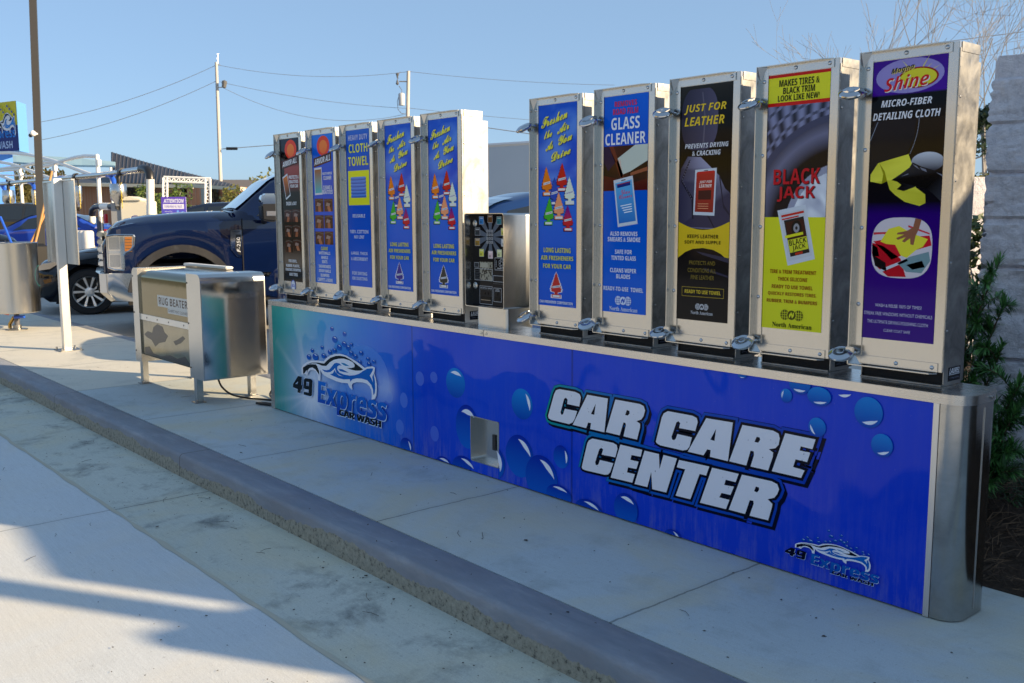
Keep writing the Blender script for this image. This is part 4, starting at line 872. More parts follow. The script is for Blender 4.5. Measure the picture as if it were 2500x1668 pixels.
for r_ in range(4):
    for c_ in range(3): kt.text('123456789*0#'[(3-r_)*3+c_], 2.193+c_*.0185, 1.1605+r_*.0182, 2.199+c_*.0185, 1.167+r_*.0182, S(20, 20, 24))
kt.build('key_marks', PRINT, keyp, org=(2.22, .15, HT), recalc=False)
for z in (1.256, .945):
    MB().lathe([(0, .010), (.010, .010), (.012, .007), (.017, .005), (.0175, 0)], (2.098, .0795, z), (0, -1, 0), 20).build('key_lock', STEEL, CB, smooth=40)
lb = Print(lambda u, v, d: (u, .0794-d, v)); wl = S(196, 198, 202)
lb.rect(2.130, .974, 2.231, 1.066, lambda u, v: mixc(S(150, 146, 130), S(60, 56, 48), 1 if vnoise(u*160, v*160, 3)+vnoise(u*70, v*70, 5)*.6 > .88 else 0), 44, 40); lb.up()
lb.rect(2.133, 1.037, 2.195, 1.062, S(170, 166, 150))
for a in ((2.087, 1.036, 2.123, 1.061), (2.088, .972, 2.23, 1.031), (2.249, 1.028, 2.338, 1.089), (2.236, .970, 2.338, 1.001), (2.128, .854, 2.229, .945), (2.238, .871, 2.299, .94)): lb.frame(*a, .0018, .0018, wl)
for k in range(3): lb.rect(2.09, 1.042+k*.006, 2.12, 1.0435+k*.006, S(110, 112, 116))
for k in range(6): lb.rect(2.093, .978+k*.008, 2.150-.01*(k % 3), .9795+k*.008, S(100, 102, 106))
lb.text('ACCEPTS $1 OR $5', 2.134, .9305, 2.222, .938, wl); lb.text('insert bills face up', 2.138, .925, 2.218, .929, S(130, 132, 136), 'n')
lb.text('COIN', 2.255, .929, 2.282, .934, wl); lb.text('RETURN', 2.252, .922, 2.286, .927, wl)
lb.rect(2.258, 1.045, 2.262, 1.075, wl); lb.rect(2.259, 1.046, 2.261, 1.074, S(10, 10, 12)); lb.text('INSERT COIN', 2.266, 1.034, 2.33, 1.04, wl)
for k in range(7): a = k*.9; lb.d += .00002; lb.disc(2.302+.016*cos(a), 1.062+.016*sin(a), .008, .008, wl, None, 14); lb.d += .00002; lb.disc(2.302+.016*cos(a), 1.062+.016*sin(a), .0065, .0065, S(40, 40, 44), None, 14)
lb.text('press selection number then deposit money', 2.236, .958, 2.334, .963, S(120, 122, 126), 'n')
lb.up().rect(2.145, .878, 2.217, .893, S(4, 4, 5)); lb.disc(2.170, .908, .004, .006, S(4, 4, 5)); lb.disc(2.195, .908, .004, .006, S(4, 4, 5)); lb.rect(2.266, .900, 2.270, .918, S(4, 4, 5)); lb.disc(2.268, .888, .021, .010, S(4, 4, 5), (2.2, .80, 2.4, .893)); lb.frame(2.146, .875, 2.217, .896, .001, .001, S(60, 62, 66))
lb.build('face_markings', POSTER, face, org=(2.22, .15, HT), recalc=False)
MB().box((2.142, .074, .874), (2.220, .0785, .877)).build('bill_slot_lip', DARKST, CB)
# ------------------------------------------------------------------ floor mat cleaning machine
RB = root('mat_cleaning_machine', (-1.0, -.08, 0), 'low stainless floor mat cleaner on legs with RUG BEATER sign, left of the counter', 'mat cleaner')
def house(x0, x1, left):
    pr = [(x0, .18), (x1, .18)]; r = .05
    tr = [(x1-r+r*sin(pi/2*k/6), .905-r+r*cos(pi/2*k/6)) for k in range(7)][::-1]; tl = [(x0+r-r*sin(pi/2*k/6), .905-r+r*cos(pi/2*k/6)) for k in range(7)]
    pr += ([(x1, .905)] if left else tr)+(tl if left else [(x0, .905)])
    return MB().prism(pr, XZ, -.332, .140)
house(-.604, -.372, 0).build('end_housing', STEEL, RB, smooth=35)
MB().prism([(-.325, .19), (.133, .19), (.133, .845), (-.325, .845)], lambda u, v, d: (d, u, v), -.3718, -.3705).build('side_plate', MIRROR, RB)
house(-1.668, -1.545, 1).build('end_housing', STEEL, RB, smooth=35)
prof = [(-.318, .24), (-.318, .835)]+[(-.318+.07-.07*cos(pi/2*k/8), .835+.055*sin(pi/2*k/8)) for k in range(1, 9)]+[(.10, .90), (.10, .24)]
MB().loft([[(x, a, b) for a, b in prof] for x in (-1.545, -.604)], closed=True).build('drum_cover', steel_mat('tinted_window', (.19, .16, .085), .06, (3, 3, 3), .1, .03), RB, smooth=35)
MB().box((-1.5445, -.3245, .512), (-.6045, -.3185, .556)).build('cross_strip', ALU, RB)
MB().box((-1.66, .075, .9055), (-.86, .135, .926)).build('rear_lid', mat('lid_white', (.74, .73, .68), .35, .0), RB, bevel=.006)
lq = [(-1.525, .250), (-.606, .250), (-.606, .508), (-1.525, .508)]
MB().prism(lq, XZ, -.3195, -.3183).build('lower_panel', steel_mat('wavy_steel', (.30, .28, .21), .10, (2, 2, 2), .5, .05), RB)
refl = MB()
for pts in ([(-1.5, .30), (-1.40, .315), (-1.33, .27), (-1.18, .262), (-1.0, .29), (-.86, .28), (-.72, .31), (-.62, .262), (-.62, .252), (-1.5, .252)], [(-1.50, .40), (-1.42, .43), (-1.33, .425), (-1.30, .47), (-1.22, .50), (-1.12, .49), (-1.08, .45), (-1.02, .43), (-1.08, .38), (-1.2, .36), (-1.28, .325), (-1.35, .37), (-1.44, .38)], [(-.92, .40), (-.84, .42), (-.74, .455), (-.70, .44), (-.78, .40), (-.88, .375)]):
    refl.prism(pts, XZ, -.3201, -.3196)
refl.build('dark_reflection', mat('reflection_film', (.010, .011, .014), .2), RB)  # dark reflections in the lower panel, painted on as flat shapes
sg = Print(lambda u, v, d: (u, -.3185-d, v)); sg.rect(-1.19, .637, -.612, .722, S(206, 206, 200)); sg.rect(-1.0, .598, -.625, .6375, S(206, 206, 200))
sg.up().text('RUG BEATER', -1.165, .652, -.63, .708, S(84, 70, 62)); sg.text('CARPET MAT CLEANER', -.99, .608, -.635, .628, S(90, 80, 74), 'n')
sg.build('name_sign', PRINT, RB, recalc=False)
for x, y in ((-1.645, -.312), (-.600, -.312), (-.600, .085), (-1.645, .085)):
    lg = MB().box((x, y, .006), (x+.055, y+.045, .1795)).build('leg', STEEL, RB, bevel=.003)
    MB().box((x-.01, y-.02, 0), (x+.075, y+.055, .006)).lathe([(0, .02), (.008, .02), (.008, 0)], (x+.065, y-.008, .006), (0, 0, 1), 6).build('foot_plate', STEELS, lg, org=RB['org'])
for x, z in ((-1.41, .534), (-1.20, .534), (-.98, .534), (-.70, .534), (-.595, .56), (-.595, .84), (-.59, .25), (-1.655, .56), (-1.655, .26), (-1.655, .84)):
    MB().lathe([(0, .003), (.006, .002), (.006, 0)], (x, -.333 if (x > -.6 or x < -1.6) else -.3246, z), (0, -1, 0), 8).build('screw', BLACK, RB)
def bez(pts, n=8):
    P_ = [Vector(p) for p in pts]; out = []
    for i in range(len(P_)-1):
        p0, p1, p2, p3 = P_[max(i-1, 0)], P_[i], P_[i+1], P_[min(i+2, len(P_)-1)]
        for k in range(n):
            t_ = k/n; out.append(.5*((2*p1)+(p2-p0)*t_+(2*p0-5*p1+4*p2-p3)*t_*t_+(3*p1-p0-3*p2+p3)*t_**3))
    return out+[P_[-1]]
cb = MB().tube(bez([(-.45, -.20, .177), (-.50, -.15, .10), (-.54, -.06, .03), (-.45, .02, .008), (-.25, .12, .008), (-.055, .16, .009)]), .007, 8).tube(bez([(-.055, .23, .19), (-.20, .22, .14), (-.38, .21, .08), (-.46, .20, .03), (-.38, .16, .009), (-.20, .15, .008), (-.055, .15, .009)]), .007, 8)
cb.tube([(-.22, -.03, .012), (-.15, 0, .014), (-.058, .035, .014)], [.009, .013, .011], 8)
o = cb.build('power_cable', BLACK, None, smooth=60); tag(o, 'black power cable looping over the concrete between the mat cleaner and the counter', 'cable')

# ------------------------------------------------------------------ sign post seen from behind
SP = root('sign_post', (-4.02, -.18, 0), 'square steel post on a foot plate carrying the bare back of a sign panel', 'sign post')
MB().box((-4.055, -.215, .008), (-3.98, -.140, 1.655)).build('post', ALU, SP, bevel=.004)
MB().box((-4.13, -.27, 0), (-3.90, -.06, .008)).build('foot_plate', STEELS, SP)
for x, y in ((-4.11, -.25), (-3.92, -.25), (-3.92, -.08), (-4.11, -.08)): MB().lathe([(0, .022), (.010, .022), (.010, 0)], (x, y, .008), (0, 0, 1), 6).build('bolt', STEEL, SP)
MB().box((-4.56, -.1385, .845), (-3.63, -.128, 1.645)).box((-4.56, -.16, 1.63), (-3.63, -.1386, 1.645)).box((-4.56, -.16, .845), (-4.545, -.1386, 1.63)).build('sign_panel', STEEL, SP, bevel=.001)

# ------------------------------------------------------------------ steel washing drum with wooden handled brushes
DR = root('wash_drum', (-6.22, -.09, 0), 'shiny stainless drum on a pipe stem at the left edge, brush handles poking out', 'drum')
DC = Vector((-6.22, -.09, 0))
MB().lathe([(.02, .21), (.25, .205), (.262, .215), (.262, .99), (.268, 1.0), (.262, 1.008), (.252, 1.0), (.250, .3), (.02, .28)], DC, (0, 0, 1), 48).build('drum_body', STEEL, DR, smooth=35)
MB().tube([DC+Vector((0, 0, .003)), DC+Vector((0, 0, .208))], .03, 12).build('stem', GREYP, DR, smooth=50)
MB().lathe([(0, .012), (.11, .012), (.11, 0)], DC, (0, 0, 1), 20).lathe([(.045, .06), (.045, .012)], DC, (0, 0, 1), 16).build('base_plate', STEELS, DR)
MB().tube([DC+Vector((.03, -.03, .15)), DC+Vector((.13, .05, .16))], .018, 8).build('valve_handle', BLUEP, DR)
MB().tube([DC+Vector((-.05, -.02, .14)), DC+Vector((-.12, -.05, .06)), DC+Vector((-.12, -.05, .013))], .02, 8).build('drain_pipe', mat('brass', (.5, .33, .1), .3, 1.), DR)
pr = Print(lambda u, v, d: tuple(DC+Vector((cos(u)*(.263+d), sin(u)*(.263+d), v)))); 
pts = [(-.10+.34*sin(pi*k/12), .47+.24*k/12) for k in range(13)]
pr.disc(1.20, .62, .12/.263, .12, S(90, 214, 214), None, 40); pr.build('round_sticker', PRINT, DR, recalc=False)
def handle(a, b, lab, r=.014, m=WOOD, nm='brush_handle'):
    o = MB().tube([a, (Vector(a)+Vector(b))/2+Vector((0, .004, -.01)), b], [r, r*1.02, r], 10).build(nm, m, None, org=a, smooth=60); tag(o, lab, 'brush handle', 'brush handles leaning out of the drum'); return o
dB = 11.2
for p0, p1, lab, m in (((72, 596), (124, 494), 'straight tan wooden handle leaning out of the steel drum, the lower one', WOOD), ((85, 594), (127, 418), 'tan wooden handle leaning steeply out of the steel drum, the taller one', WOOD), ((27, 592), (1, 530), 'blue rod leaning left out of the steel drum', BLUEP)):
    a = DC+Vector((at(*p0, dB)-DC).to_tuple()); b_ = at(*p1, dB+.12); dn = (a-b_).normalized()
    handle(a+dn*.45, b_, lab, .014, m, 'brush_handle' if m is WOOD else 'blue_rod')
o = MB().tube([at(-20, 700, 11.0), at(0, 762, 11.0), at(22, 764, 11.05)], .03, 10).build('drum_hose', RED, None, smooth=60); tag(o, 'red hose end lying beside the foot of the steel drum', 'hose')

# ------------------------------------------------------------------ vehicles (local frame: nose at y = 0 pointing to -Y, driver's side +X)
def wheel(parent, org, c, R, wd, side, rim='spoke'):
    """side=+1: outer face towards +X"""
    c = Vector(c); ax = (side, 0, 0)
    ty = MB().lathe([(R*.66, -wd), (R*.93, -wd), (R, -wd*.75), (R, -wd*.2), (R*.93, 0), (R*.72, .004), (R*.68, -.02)], c, ax, 40, 0, False).build('tyre', TYRE, parent, org=org, smooth=40)
    rm = MB()
    rm.lathe([(R*.69, -.015), (R*.675, .0), (R*.64, -.012), (R*.60, -.09)], c, ax, 40, 0, False)
    spk = MB(); n = 5
    for k in range(n):
        for s in (-1, 1):
            a = 2*pi*k/n+pi/2+s*.20; a2 = 2*pi*k/n+pi/2+s*.30
            p = [(R*.14, a-.22), (R*.14, a+.22), (R*.645, a2+.085), (R*.645, a2-.085)]
            q = [c+Vector((side*(-.004 if i > 1 else -.02), r*cos(t_), r*sin(t_))) for i, (r, t_) in enumerate(p)]
            spk.add(q+[v_-Vector((side*.03, 0, 0)) for v_ in q], [(0, 1, 2, 3), (7, 6, 5, 4), (0, 4, 5, 1), (1, 5, 6, 2), (2, 6, 7, 3), (3, 7, 4, 0)])
    spk.lathe([(R*.20, -.03), (R*.20, -.006), (R*.10, .0), (0, .001)], c, ax, 20)
    rm.build('rim', ALU, ty, org=org, smooth=40); spk.build('spokes', ALU, ty, org=org)
    MB().lathe([(R*.62, -.10), (0, -.10)], c, ax, 24).build('brake_disc', BLACK, ty, org=org)
    return ty
def car(name, org, rz, spec, label, cat, detail=True):
    org = Vector(org); o = root(name, org, label, cat); o.rotation_euler = (0, 0, rz); o['org'] = (0, 0, 0)
    L, paint = spec['L'], spec['paint']
    wh = spec['wheels']; R = spec['R']; zb0 = spec.get('zb', .22)
    roof = spec['roof']; y0r, y1r = roof[0][0], roof[-1][0]
    def zb(y):
        z = interp(spec['sill'], y) if 'sill' in spec else zb0
        for yc in wh:
            ra, rc = spec.get('arch', (R*1.17, R*1.02)); q = ra**2-(y-yc)**2
            if q > 0: z = max(z, rc+sqrt(q))
        return z
    hw = lambda y: interp(spec['hw'], y); zs = lambda y: interp(spec['belt'], y)
    def zr(y): return interp([(a, b) for a, b, c in roof], y) if y0r <= y <= y1r else interp(spec['hood'], y)
    def hr(y): return interp([(a, c) for a, b, c in roof], y) if y0r <= y <= y1r else hw(y)*.80
    ys = sorted(set([round(L*k/int(L/.055), 4) for k in range(int(L/.055)+1)]+[y0r, y1r, y0r-.001, y1r+.001]))
    rings = []
    for y in ys:
        a, b, c, d, e = hw(y), zb(y), zs(y), zr(y), hr(y); cr = .03
        lo = min(b+.10, c-.05)
        half = [(a*.94, b), (a*.985, lo), (a, lerp(lo, c, .55)), (a*.985, c-.03), (a*.955, c), (e, max(d-.03, c+.002)), (e*.93, max(d, c+.004)), (e*.5, d+cr*.8)]
        rings.append([(-x, y, z) for x, z in half]+[(0, y, d+cr)]+[(x, y, z) for x, z in reversed(half)])
    n = len(rings[0])
    MB().loft(rings).build('body', paint, o, smooth=38)
    # glass
    def side_glass(ya, yb, s, t0=.08, t1=.90, ya2=None, yb2=None):
        g = []
        for i in range(9):
            rowp = []
            for t_ in (t0, (t0+t1)/2, t1):
                y = lerp(lerp(ya, ya2 if ya2 is not None else ya, t_), lerp(yb, yb2 if yb2 is not None else yb, t_), i/8)
                x = lerp(hw(y)*.955, hr(y), t_)+.006; z = lerp(zs(y), max(zr(y)-.03, zs(y)), t_)
                rowp.append((s*x, y, z))
            g.append(rowp)
        return MB().loft(g, cap=False)
    for (ya, yb, ya2, yb2) in spec['win']:
        for s in (1, -1): side_glass(ya, yb, s, ya2=ya2, yb2=yb2).build('window', GLASS, o, recalc=False)
    for nm, (ya, yb, sg) in (('windshield', spec['ws']+(-1,)), ('rear_window', spec['rw']+(1,))):
        g = []
        for i in range(10):
            y = lerp(ya, yb, i/9); e = hr(y)*.90
            g.append([(e*s, y+sg*.006, zr(y)+.036*(1-s*s*.35)+.002) for s in (-1, -.5, 0, .5, 1)])
        MB().loft(g, cap=False).build(nm, GLASS, o, recalc=False)
    ww = spec.get('ww', .24)
    for yc in wh:
        for s in (1, -1):
            wheel(o, (0, 0, 0), (s*(hw(yc)-.015), yc, R), R, ww, s)
    for yc in wh: MB().box((-hw(yc)+.26, yc-R*1.15, R*.6), (hw(yc)-.26, yc+R*1.15, R*2.05)).build('wheel_well', BLACKM, o)
    MB().box((-hw(L/2)+.1, .25, zb0-.03), (hw(L/2)-.1, L-.2, zb0+.06)).build('underbody', BLACKM, o)
    return o, hw, zs, zr, hr
XS = lambda u, v, d: (d, u, v)
def sedan_spec(paint, L=4.6, h=1.42, R=.33):
    k = h/1.42
    return dict(L=L, paint=paint, R=R, wheels=(.90, L-.95), zb=.20, hw=[(0, .60), (.05, .74), (.22, .85), (.7, .90), (L-.6, .90), (L-.1, .80), (L, .70)], sill=[(0, .34), (.15, .20), (L-.2, .22), (L, .40)],
        belt=[(0, .62*k), (.1, .70*k), (.4, .78*k), (1.2, .90*k), (2., .94*k), (L-1., 1.0*k), (L-.1, .98*k), (L, .90*k)], hood=[(0, .64*k), (.1, .74*k), (.35, .83*k), (.9, .93*k), (1.3, .98*k), (L-1, 1.05*k), (L-.05, 1.03*k), (L, .92*k)],
        roof=[(1.25, .98*k, .74), (1.6, 1.16*k, .68), (2.0, 1.34*k, .62), (2.4, 1.42*k, .60), (3.0, 1.42*k, .59), (3.5, 1.33*k, .60), (4.1, 1.06*k, .66)], win=[(1.55, 2.45, 2.05, 2.45), (2.52, 3.75, 2.52, 3.35)], ws=(1.30, 2.12), rw=(3.42, 4.05))
def suv_spec(paint, L=4.7, h=1.66, R=.37):
    k = h/1.66
    return dict(L=L, paint=paint, R=R, wheels=(.92, L-.95), zb=.24, hw=[(0, .66), (.06, .80), (.25, .90), (.7, .94), (L-.5, .94), (L, .82)], sill=[(0, .36), (.15, .24), (L-.2, .26), (L, .42)],
        belt=[(0, .86*k), (.12, .96*k), (.5, 1.02*k), (1.3, 1.08*k), (L, 1.12*k)], hood=[(0, .88*k), (.1, 1.0*k), (.4, 1.08*k), (1.2, 1.16*k), (L, 1.16*k)],
        roof=[(1.15, 1.15*k, .78), (1.5, 1.34*k, .72), (1.9, 1.54*k, .66), (2.3, 1.63*k, .63), (3.0, 1.66*k, .62), (4.1, 1.62*k, .62), (4.5, 1.45*k, .68), (L-.02, 1.16*k, .76)], win=[(1.55, 2.35, 2.0, 2.35), (2.45, 3.3, 2.45, 3.3), (3.4, 4.25, 3.4, 4.1)], ws=(1.22, 2.05), rw=(4.3, L-.06))
# --- navy pickup
PX = -5.5
tk = dict(L=6.1, paint=NAVY, R=.42, ww=.28, wheels=(.857, 4.75), arch=(.55, .46), zb=.42, hw=[(0, .86), (.05, .93), (.14, .985), (.4, 1.0), (6.0, 1.0), (6.1, .98)], sill=[(0, .62), (.3, .5), (1.5, .45), (6.1, .5)],
    belt=[(0, 1.10), (.05, 1.20), (.111, 1.287), (.322, 1.336), (.852, 1.368), (1.565, 1.398), (2.2, 1.40), (4.2, 1.42), (4.25, 1.40), (6.1, 1.42)],
    hood=[(0, 1.12), (.05, 1.22), (.093, 1.257), (.172, 1.330), (.299, 1.37), (.494, 1.405), (.908, 1.440), (1.297, 1.455), (1.486, 1.455), (4.2, 1.44), (6.1, 1.44)],
    roof=[(1.47, 1.45, .86), (1.58, 1.53, .83), (1.95, 1.85, .76), (2.3, 1.99, .71), (2.7, 2.03, .70), (3.7, 2.02, .70), (4.0, 1.96, .72), (4.2, 1.46, .86)], win=[(1.70, 2.70, 2.16, 2.70), (2.82, 3.85, 2.82, 3.75)], ws=(1.52, 2.24), rw=(4.03, 4.18))
TH = radians(-18)
def nosed(qx, qy, half): return Vector((qx-half*cos(TH), qy-half*sin(TH), -.125))
o, hw, zs, zr, hr = car('pickup_truck', nosed(PX, .68, 1.0), TH, tk, 'large navy pickup truck with chrome bumper and big side mirror, nosed up to the island', 'pickup truck')
loc = lambda pts: pts
def side(pts, d0, d1): return MB().prism(pts, XS, d0, d1)
for s in (1, -1):
    bp_ = [(.0, .77), (.05, .775), (.34, .765), (.33, .44), (.107, .45), (.003, .553)]
MB().loft([[(-1.0, y, z) for y, z in bp_], [(-.95, y-.05, z) for y, z in bp_], [(-.5, y-.09, z) for y, z in bp_], [(.5, y-.09, z) for y, z in bp_], [(.95, y-.05, z) for y, z in bp_], [(1.015, y+.02, z) for y, z in bp_], [(1.02, y+.06, z) for y, z in bp_]], closed=True).build('front_bumper', CHROME, o, smooth=30)
for s in (1, -1):
    MB().box((s*.72-.12, -.045, .50), (s*.72+.12, -.02, .68)).build('tow_opening', BLACKM, o)
hl = [(.05, 1.20), (.128, 1.21), (.337, 1.208), (.35, 1.185), (.341, 1.088), (.293, 1.029), (.243, 1.007), (.22, .97), (.218, .805), (.121, .81), (.05, .84)]
am = [(.245, 1.186), (.322, 1.187), (.312, 1.043), (.25, 1.007), (.237, 1.03)]
for s in (1, -1):
    h_ = MB().prism(hl, XS, s*.62, s*.998).build('headlight', LAMPG, o)
    fr = MB()
    for k in range(len(hl)): 
        a, b_ = hl[k], hl[(k+1) % len(hl)]; fr.tube([(s*1.0, a[0], a[1]), (s*1.0, b_[0], b_[1])], .011, 6)
    fr.build('headlight_rim', CHROME, h_, org=(0, 0, 0)); MB().prism(am, XS, s*.996, s*1.004).build('amber_lens', AMBER, h_, org=(0, 0, 0))
    bars = MB()
    for k in range(5): bars.box((s*1.0045-.002, .246, 1.02+.034*k-.004), (s*1.0045+.002, .318, 1.02+.034*k+.006))
    bars.build('lens_bars', mat('lens_dark', (.10, .05, .02), .3), h_, org=(0, 0, 0))
    MB().box((s*.998-.004, .196, .83), (s*.998+.008, .232, 1.19)).box((s*.998-.004, .06, 1.0), (s*.998+.008, .196, 1.03)).build('lamp_strip', CHROME, h_, org=(0, 0, 0), bevel=.004)
    MB().box((s*.998-.004, .075, 1.045), (s*.998+.004, .185, 1.185)).box((s*.998-.004, .075, .845), (s*.998+.004, .185, .985)).build('reflector', mat('reflector_dark', (.34, .35, .37), .10, .9), h_, org=(0, 0, 0), bevel=.003)
gr = MB()
for k in range(5): gr.box((-.62, -.055, .84+.085*k), (.62, .09, .895+.085*k))
gr.build('grille', CHROME, o, bevel=.012)
MB().box((-.62, .0, .80), (.62, .03, 1.22)).build('grille_back', BLACKM, o)
# flares
def flare(yc, s):
    oo = [(yc+.62*cos(a), .47+.62*sin(a)) for a in [pi*(k/24) for k in range(25)]]; ii = [(yc+.53*cos(a), .47+.53*sin(a)) for a in [pi*(1-k/24) for k in range(25)]]
    return MB().prism([p for p in oo if p[1] > .5]+[p for p in ii if p[1] > .5], XS, s*.97, s*1.035)
FLR = car_paint('flare_grey', (.035, .036, .04))
for yc in (.857, 4.75):
    for s in (1, -1): flare(yc, s).build('wheel_flare', FLR, o, bevel=.008, smooth=40)
for s in (1, -1):
    MB().box((s*1.0-.003, 1.549, .62), (s*1.0+.003, 1.561, 1.39)).box((s*1.0-.003, 2.76, .62), (s*1.0+.003, 2.77, 1.38)).build('door_gap', BLACKM, o)
    cm = MB().box((s*1.008-.01, 1.58, .698), (s*1.008+.01, 2.75, .744)).build('side_moulding', CHROME, o, bevel=.006)
    if s < 0: continue
    mm = MB().loft([[(s*x, y, z) for y, z in ((1.74, 1.365), (1.90, 1.345), (1.93, 1.37), (1.935, 1.56), (1.735, 1.555))] for x in (1.13, 1.16, 1.36, 1.39)], closed=True).build('side_mirror', BLACK, o, bevel=.02, smooth=50)
    MB().loft([[(s*x, y, z) for y, z in ((1.737, 1.558), (1.933, 1.562), (1.915, 1.68), (1.77, 1.68), (1.745, 1.64))] for x in (1.14, 1.37)], closed=True).build('mirror_cap', CHROME, mm, org=(0, 0, 0), bevel=.02, smooth=50)
    MB().box((s*1.391-.006, 1.79, 1.42), (s*1.391+.006, 1.925, 1.475)).build('mirror_lamp', LAMPG, mm, org=(0, 0, 0), bevel=.003)
    MB().tube([(s*.94, 1.82, 1.34), (s*1.14, 1.82, 1.40)], .035, 8).build('mirror_arm', BLACK, mm, org=(0, 0, 0))
    bd = [(1.42, 1.26), (1.548, 1.258), (1.54, .922), (1.483, .934), (1.412, 1.031)]
    bg = MB().prism(bd, XS, s*.995, s*1.012).build('fender_badge', CHROME, o, bevel=.004)
    MB().prism([(1.475, 1.20), (1.538, 1.20), (1.532, .955), (1.50, .965), (1.464, 1.04)], XS, s*1.010, s*1.0135).build('badge_inset', BLACK, bg, org=(0, 0, 0))
    bt = Print(lambda u, v, d, s=s: (s*(1.0128+d), u, v))
    bt.text('LARIAT', 1.44, 1.228, 1.53, 1.246, S(60, 62, 66)); bt.d += .002
    gv, gf, _ = glyphs('F-250', 'i'); bt.add([bt.fn(1.484+.042*(1-y), .99+.18*x, bt.d) for x, y in gv], gf, 0, [S(190, 196, 205)]*len(gv))
    bt.build('badge_lettering', PRINT, bg, org=(0, 0, 0), recalc=False)
    mt = Print(lambda u, v, d, s=s: (s*(1.0182+d), u, v)); mt.text('SUPER DUTY', 1.70, .708, 2.10, .734, S(50, 52, 56)); mt.build('moulding_lettering', PRINT, cm, org=(0, 0, 0), recalc=False)
    MB().tube([(s*.86, 1.47, 1.488), (s*.6, 1.44, 1.497), (s*.1, 1.43, 1.505)], .014, 6).build('wiper', BLACK, o)
# --- black sedan beside it
o, hw, zs, zr, hr = car('sedan', nosed(-8.85, .80, .90), TH, {**sedan_spec(BLACKC, 4.7, 1.44, .335), 'wheels': (.70, 3.6)}, 'black sedan with a five twin-spoke alloy wheel, parked beyond the navy pickup', 'car')
for s in (1, -1):
    MB().prism([(.02, .70), (.10, .75), (.30, .79), (.34, .77), (.20, .68), (.05, .66)], XS, s*.60, s*.865).build('headlight', LAMPG, o)
    MB().prism([(.10, .52), (.22, .55), (.24, .50), (.12, .47)], XS, s*.70, s*.84).build('fog_lamp', AMBER, o)
MB().box((-.45, -.01, .42), (.45, .03, .66)).build('grille', BLACK, o, bevel=.01)
# --- blue crossover behind the payment box
o, hw, zs, zr, hr = car('crossover', nosed(-1.2, .85, .94), TH, suv_spec(BLUEC, 4.7, 1.64), 'blue crossover parked behind the counter, its roof showing above the payment box', 'car')
# --- other cars
o, *_ = car('black_suv', (-14.0, 1.75, -.125), pi, suv_spec(BLACKC, 4.9, 1.72), 'black sport utility vehicle behind the steel drum at the left edge', 'car')
def aside(px, d, L, turn=0): # a car seen from the side, its nose to the left in the photo
    c = at(px, 560, d); f = (-RT).normalized(); r_ = atan2(f.x, -f.y)
    r_ = atan2(-f.x*-1, -f.y)  # nose -Y turned onto f
    ang = atan2(f.y, f.x)+pi/2+turn
    n = Vector((cos(ang-pi/2), sin(ang-pi/2), 0)); return Vector((c.x, c.y, -.125))+n*(L/2), ang
p, a = aside(118, 31, 4.6); o, *_ = car('blue_car', p, a, sedan_spec(BLUEB, 4.6, 1.5), 'bright blue car parked beyond the vacuum stalls, red tail light to the right', 'car')
for s in (1, -1): MB().box((s*.74-.13, 4.42, .82), (s*.74+.13, 4.62, 1.02)).build('tail_light', RED, o, bevel=.02)
p, a = aside(520, 27, 4.7); o, *_ = car('dark_suv', p, a, suv_spec(car_paint('dark_blue_paint', (.01, .015, .035)), 4.8, 1.78), 'dark blue utility vehicle seen over the pickup hood, below the brick building', 'car')
p, a = aside(20, 36, 4.7); o, *_ = car('dark_van', p, a, suv_spec(car_paint('graphite_paint', (.02, .022, .026)), 4.8, 1.9), 'graphite van beyond the white vacuum stall posts at the left', 'car')
# ------------------------------------------------------------------ vacuum stalls across the lot (a row along y = 7)
YR = 7.0
def oy(px, py, y=YR): return ony(px, py, y)
arches = [
 (237, 379, 'white stall post with two bowed arms, rightmost and tallest in view', [[(232, 382), (207, 381), (183, 385), (150, 394), (120, 404), (85, 409)], [(231, 430), (207, 421), (175, 409), (132, 393), (102, 385), (70, 378), (22, 373), (-20, 374)]]),
 (132, 395, 'white stall post with two bowed arms, between the light pole and the sign panel', [[(128, 396), (104, 396), (80, 400), (56, 406), (20, 410), (-10, 414)], [(124, 436), (86, 421), (72, 416), (48, 407), (24, 400), (0, 396)]]),
 (49, 413, 'white stall post with bowed arms, leftmost, left of the light pole', [[(44, 447), (20, 437), (0, 429)], [(44, 414), (10, 416), (-15, 420)]])]
for px, py, lab, arms in arches:
    top = oy(px, py); r = root('vacuum_stall_post', (top.x, top.y, GZ), lab, 'post', 'white posts of the vacuum stalls')
    MB().tube([(top.x, top.y, GZ), (top.x, top.y, top.z)], .062, 14).lathe([(.062, 0), (.03, .03), (0, .035)], top, (0, 0, 1), 14).build('post', WHITEP, r, smooth=50)
    for arm in arms:
        pts = [top.lerp(oy(*q), 1) for q in arm]; MB().tube([Vector((top.x, top.y, pts[0].z))]+pts, .058, 10).build('arm', WHITEP, r, smooth=60)
    MB().box((top.x+.07, top.y-.05, top.z-.32), (top.x+.20, top.y+.05, top.z-.14)).build('bracket', WHITEP, r)
o = MB().tube([oy(-20, 427), oy(86, 430)], .03, 8).tube([oy(-20, 519), oy(74, 517)], .04, 8).build('stall_rail', WHITEP, None, smooth=60); tag(o, 'white horizontal rails joining the stall posts at the left', 'rail')
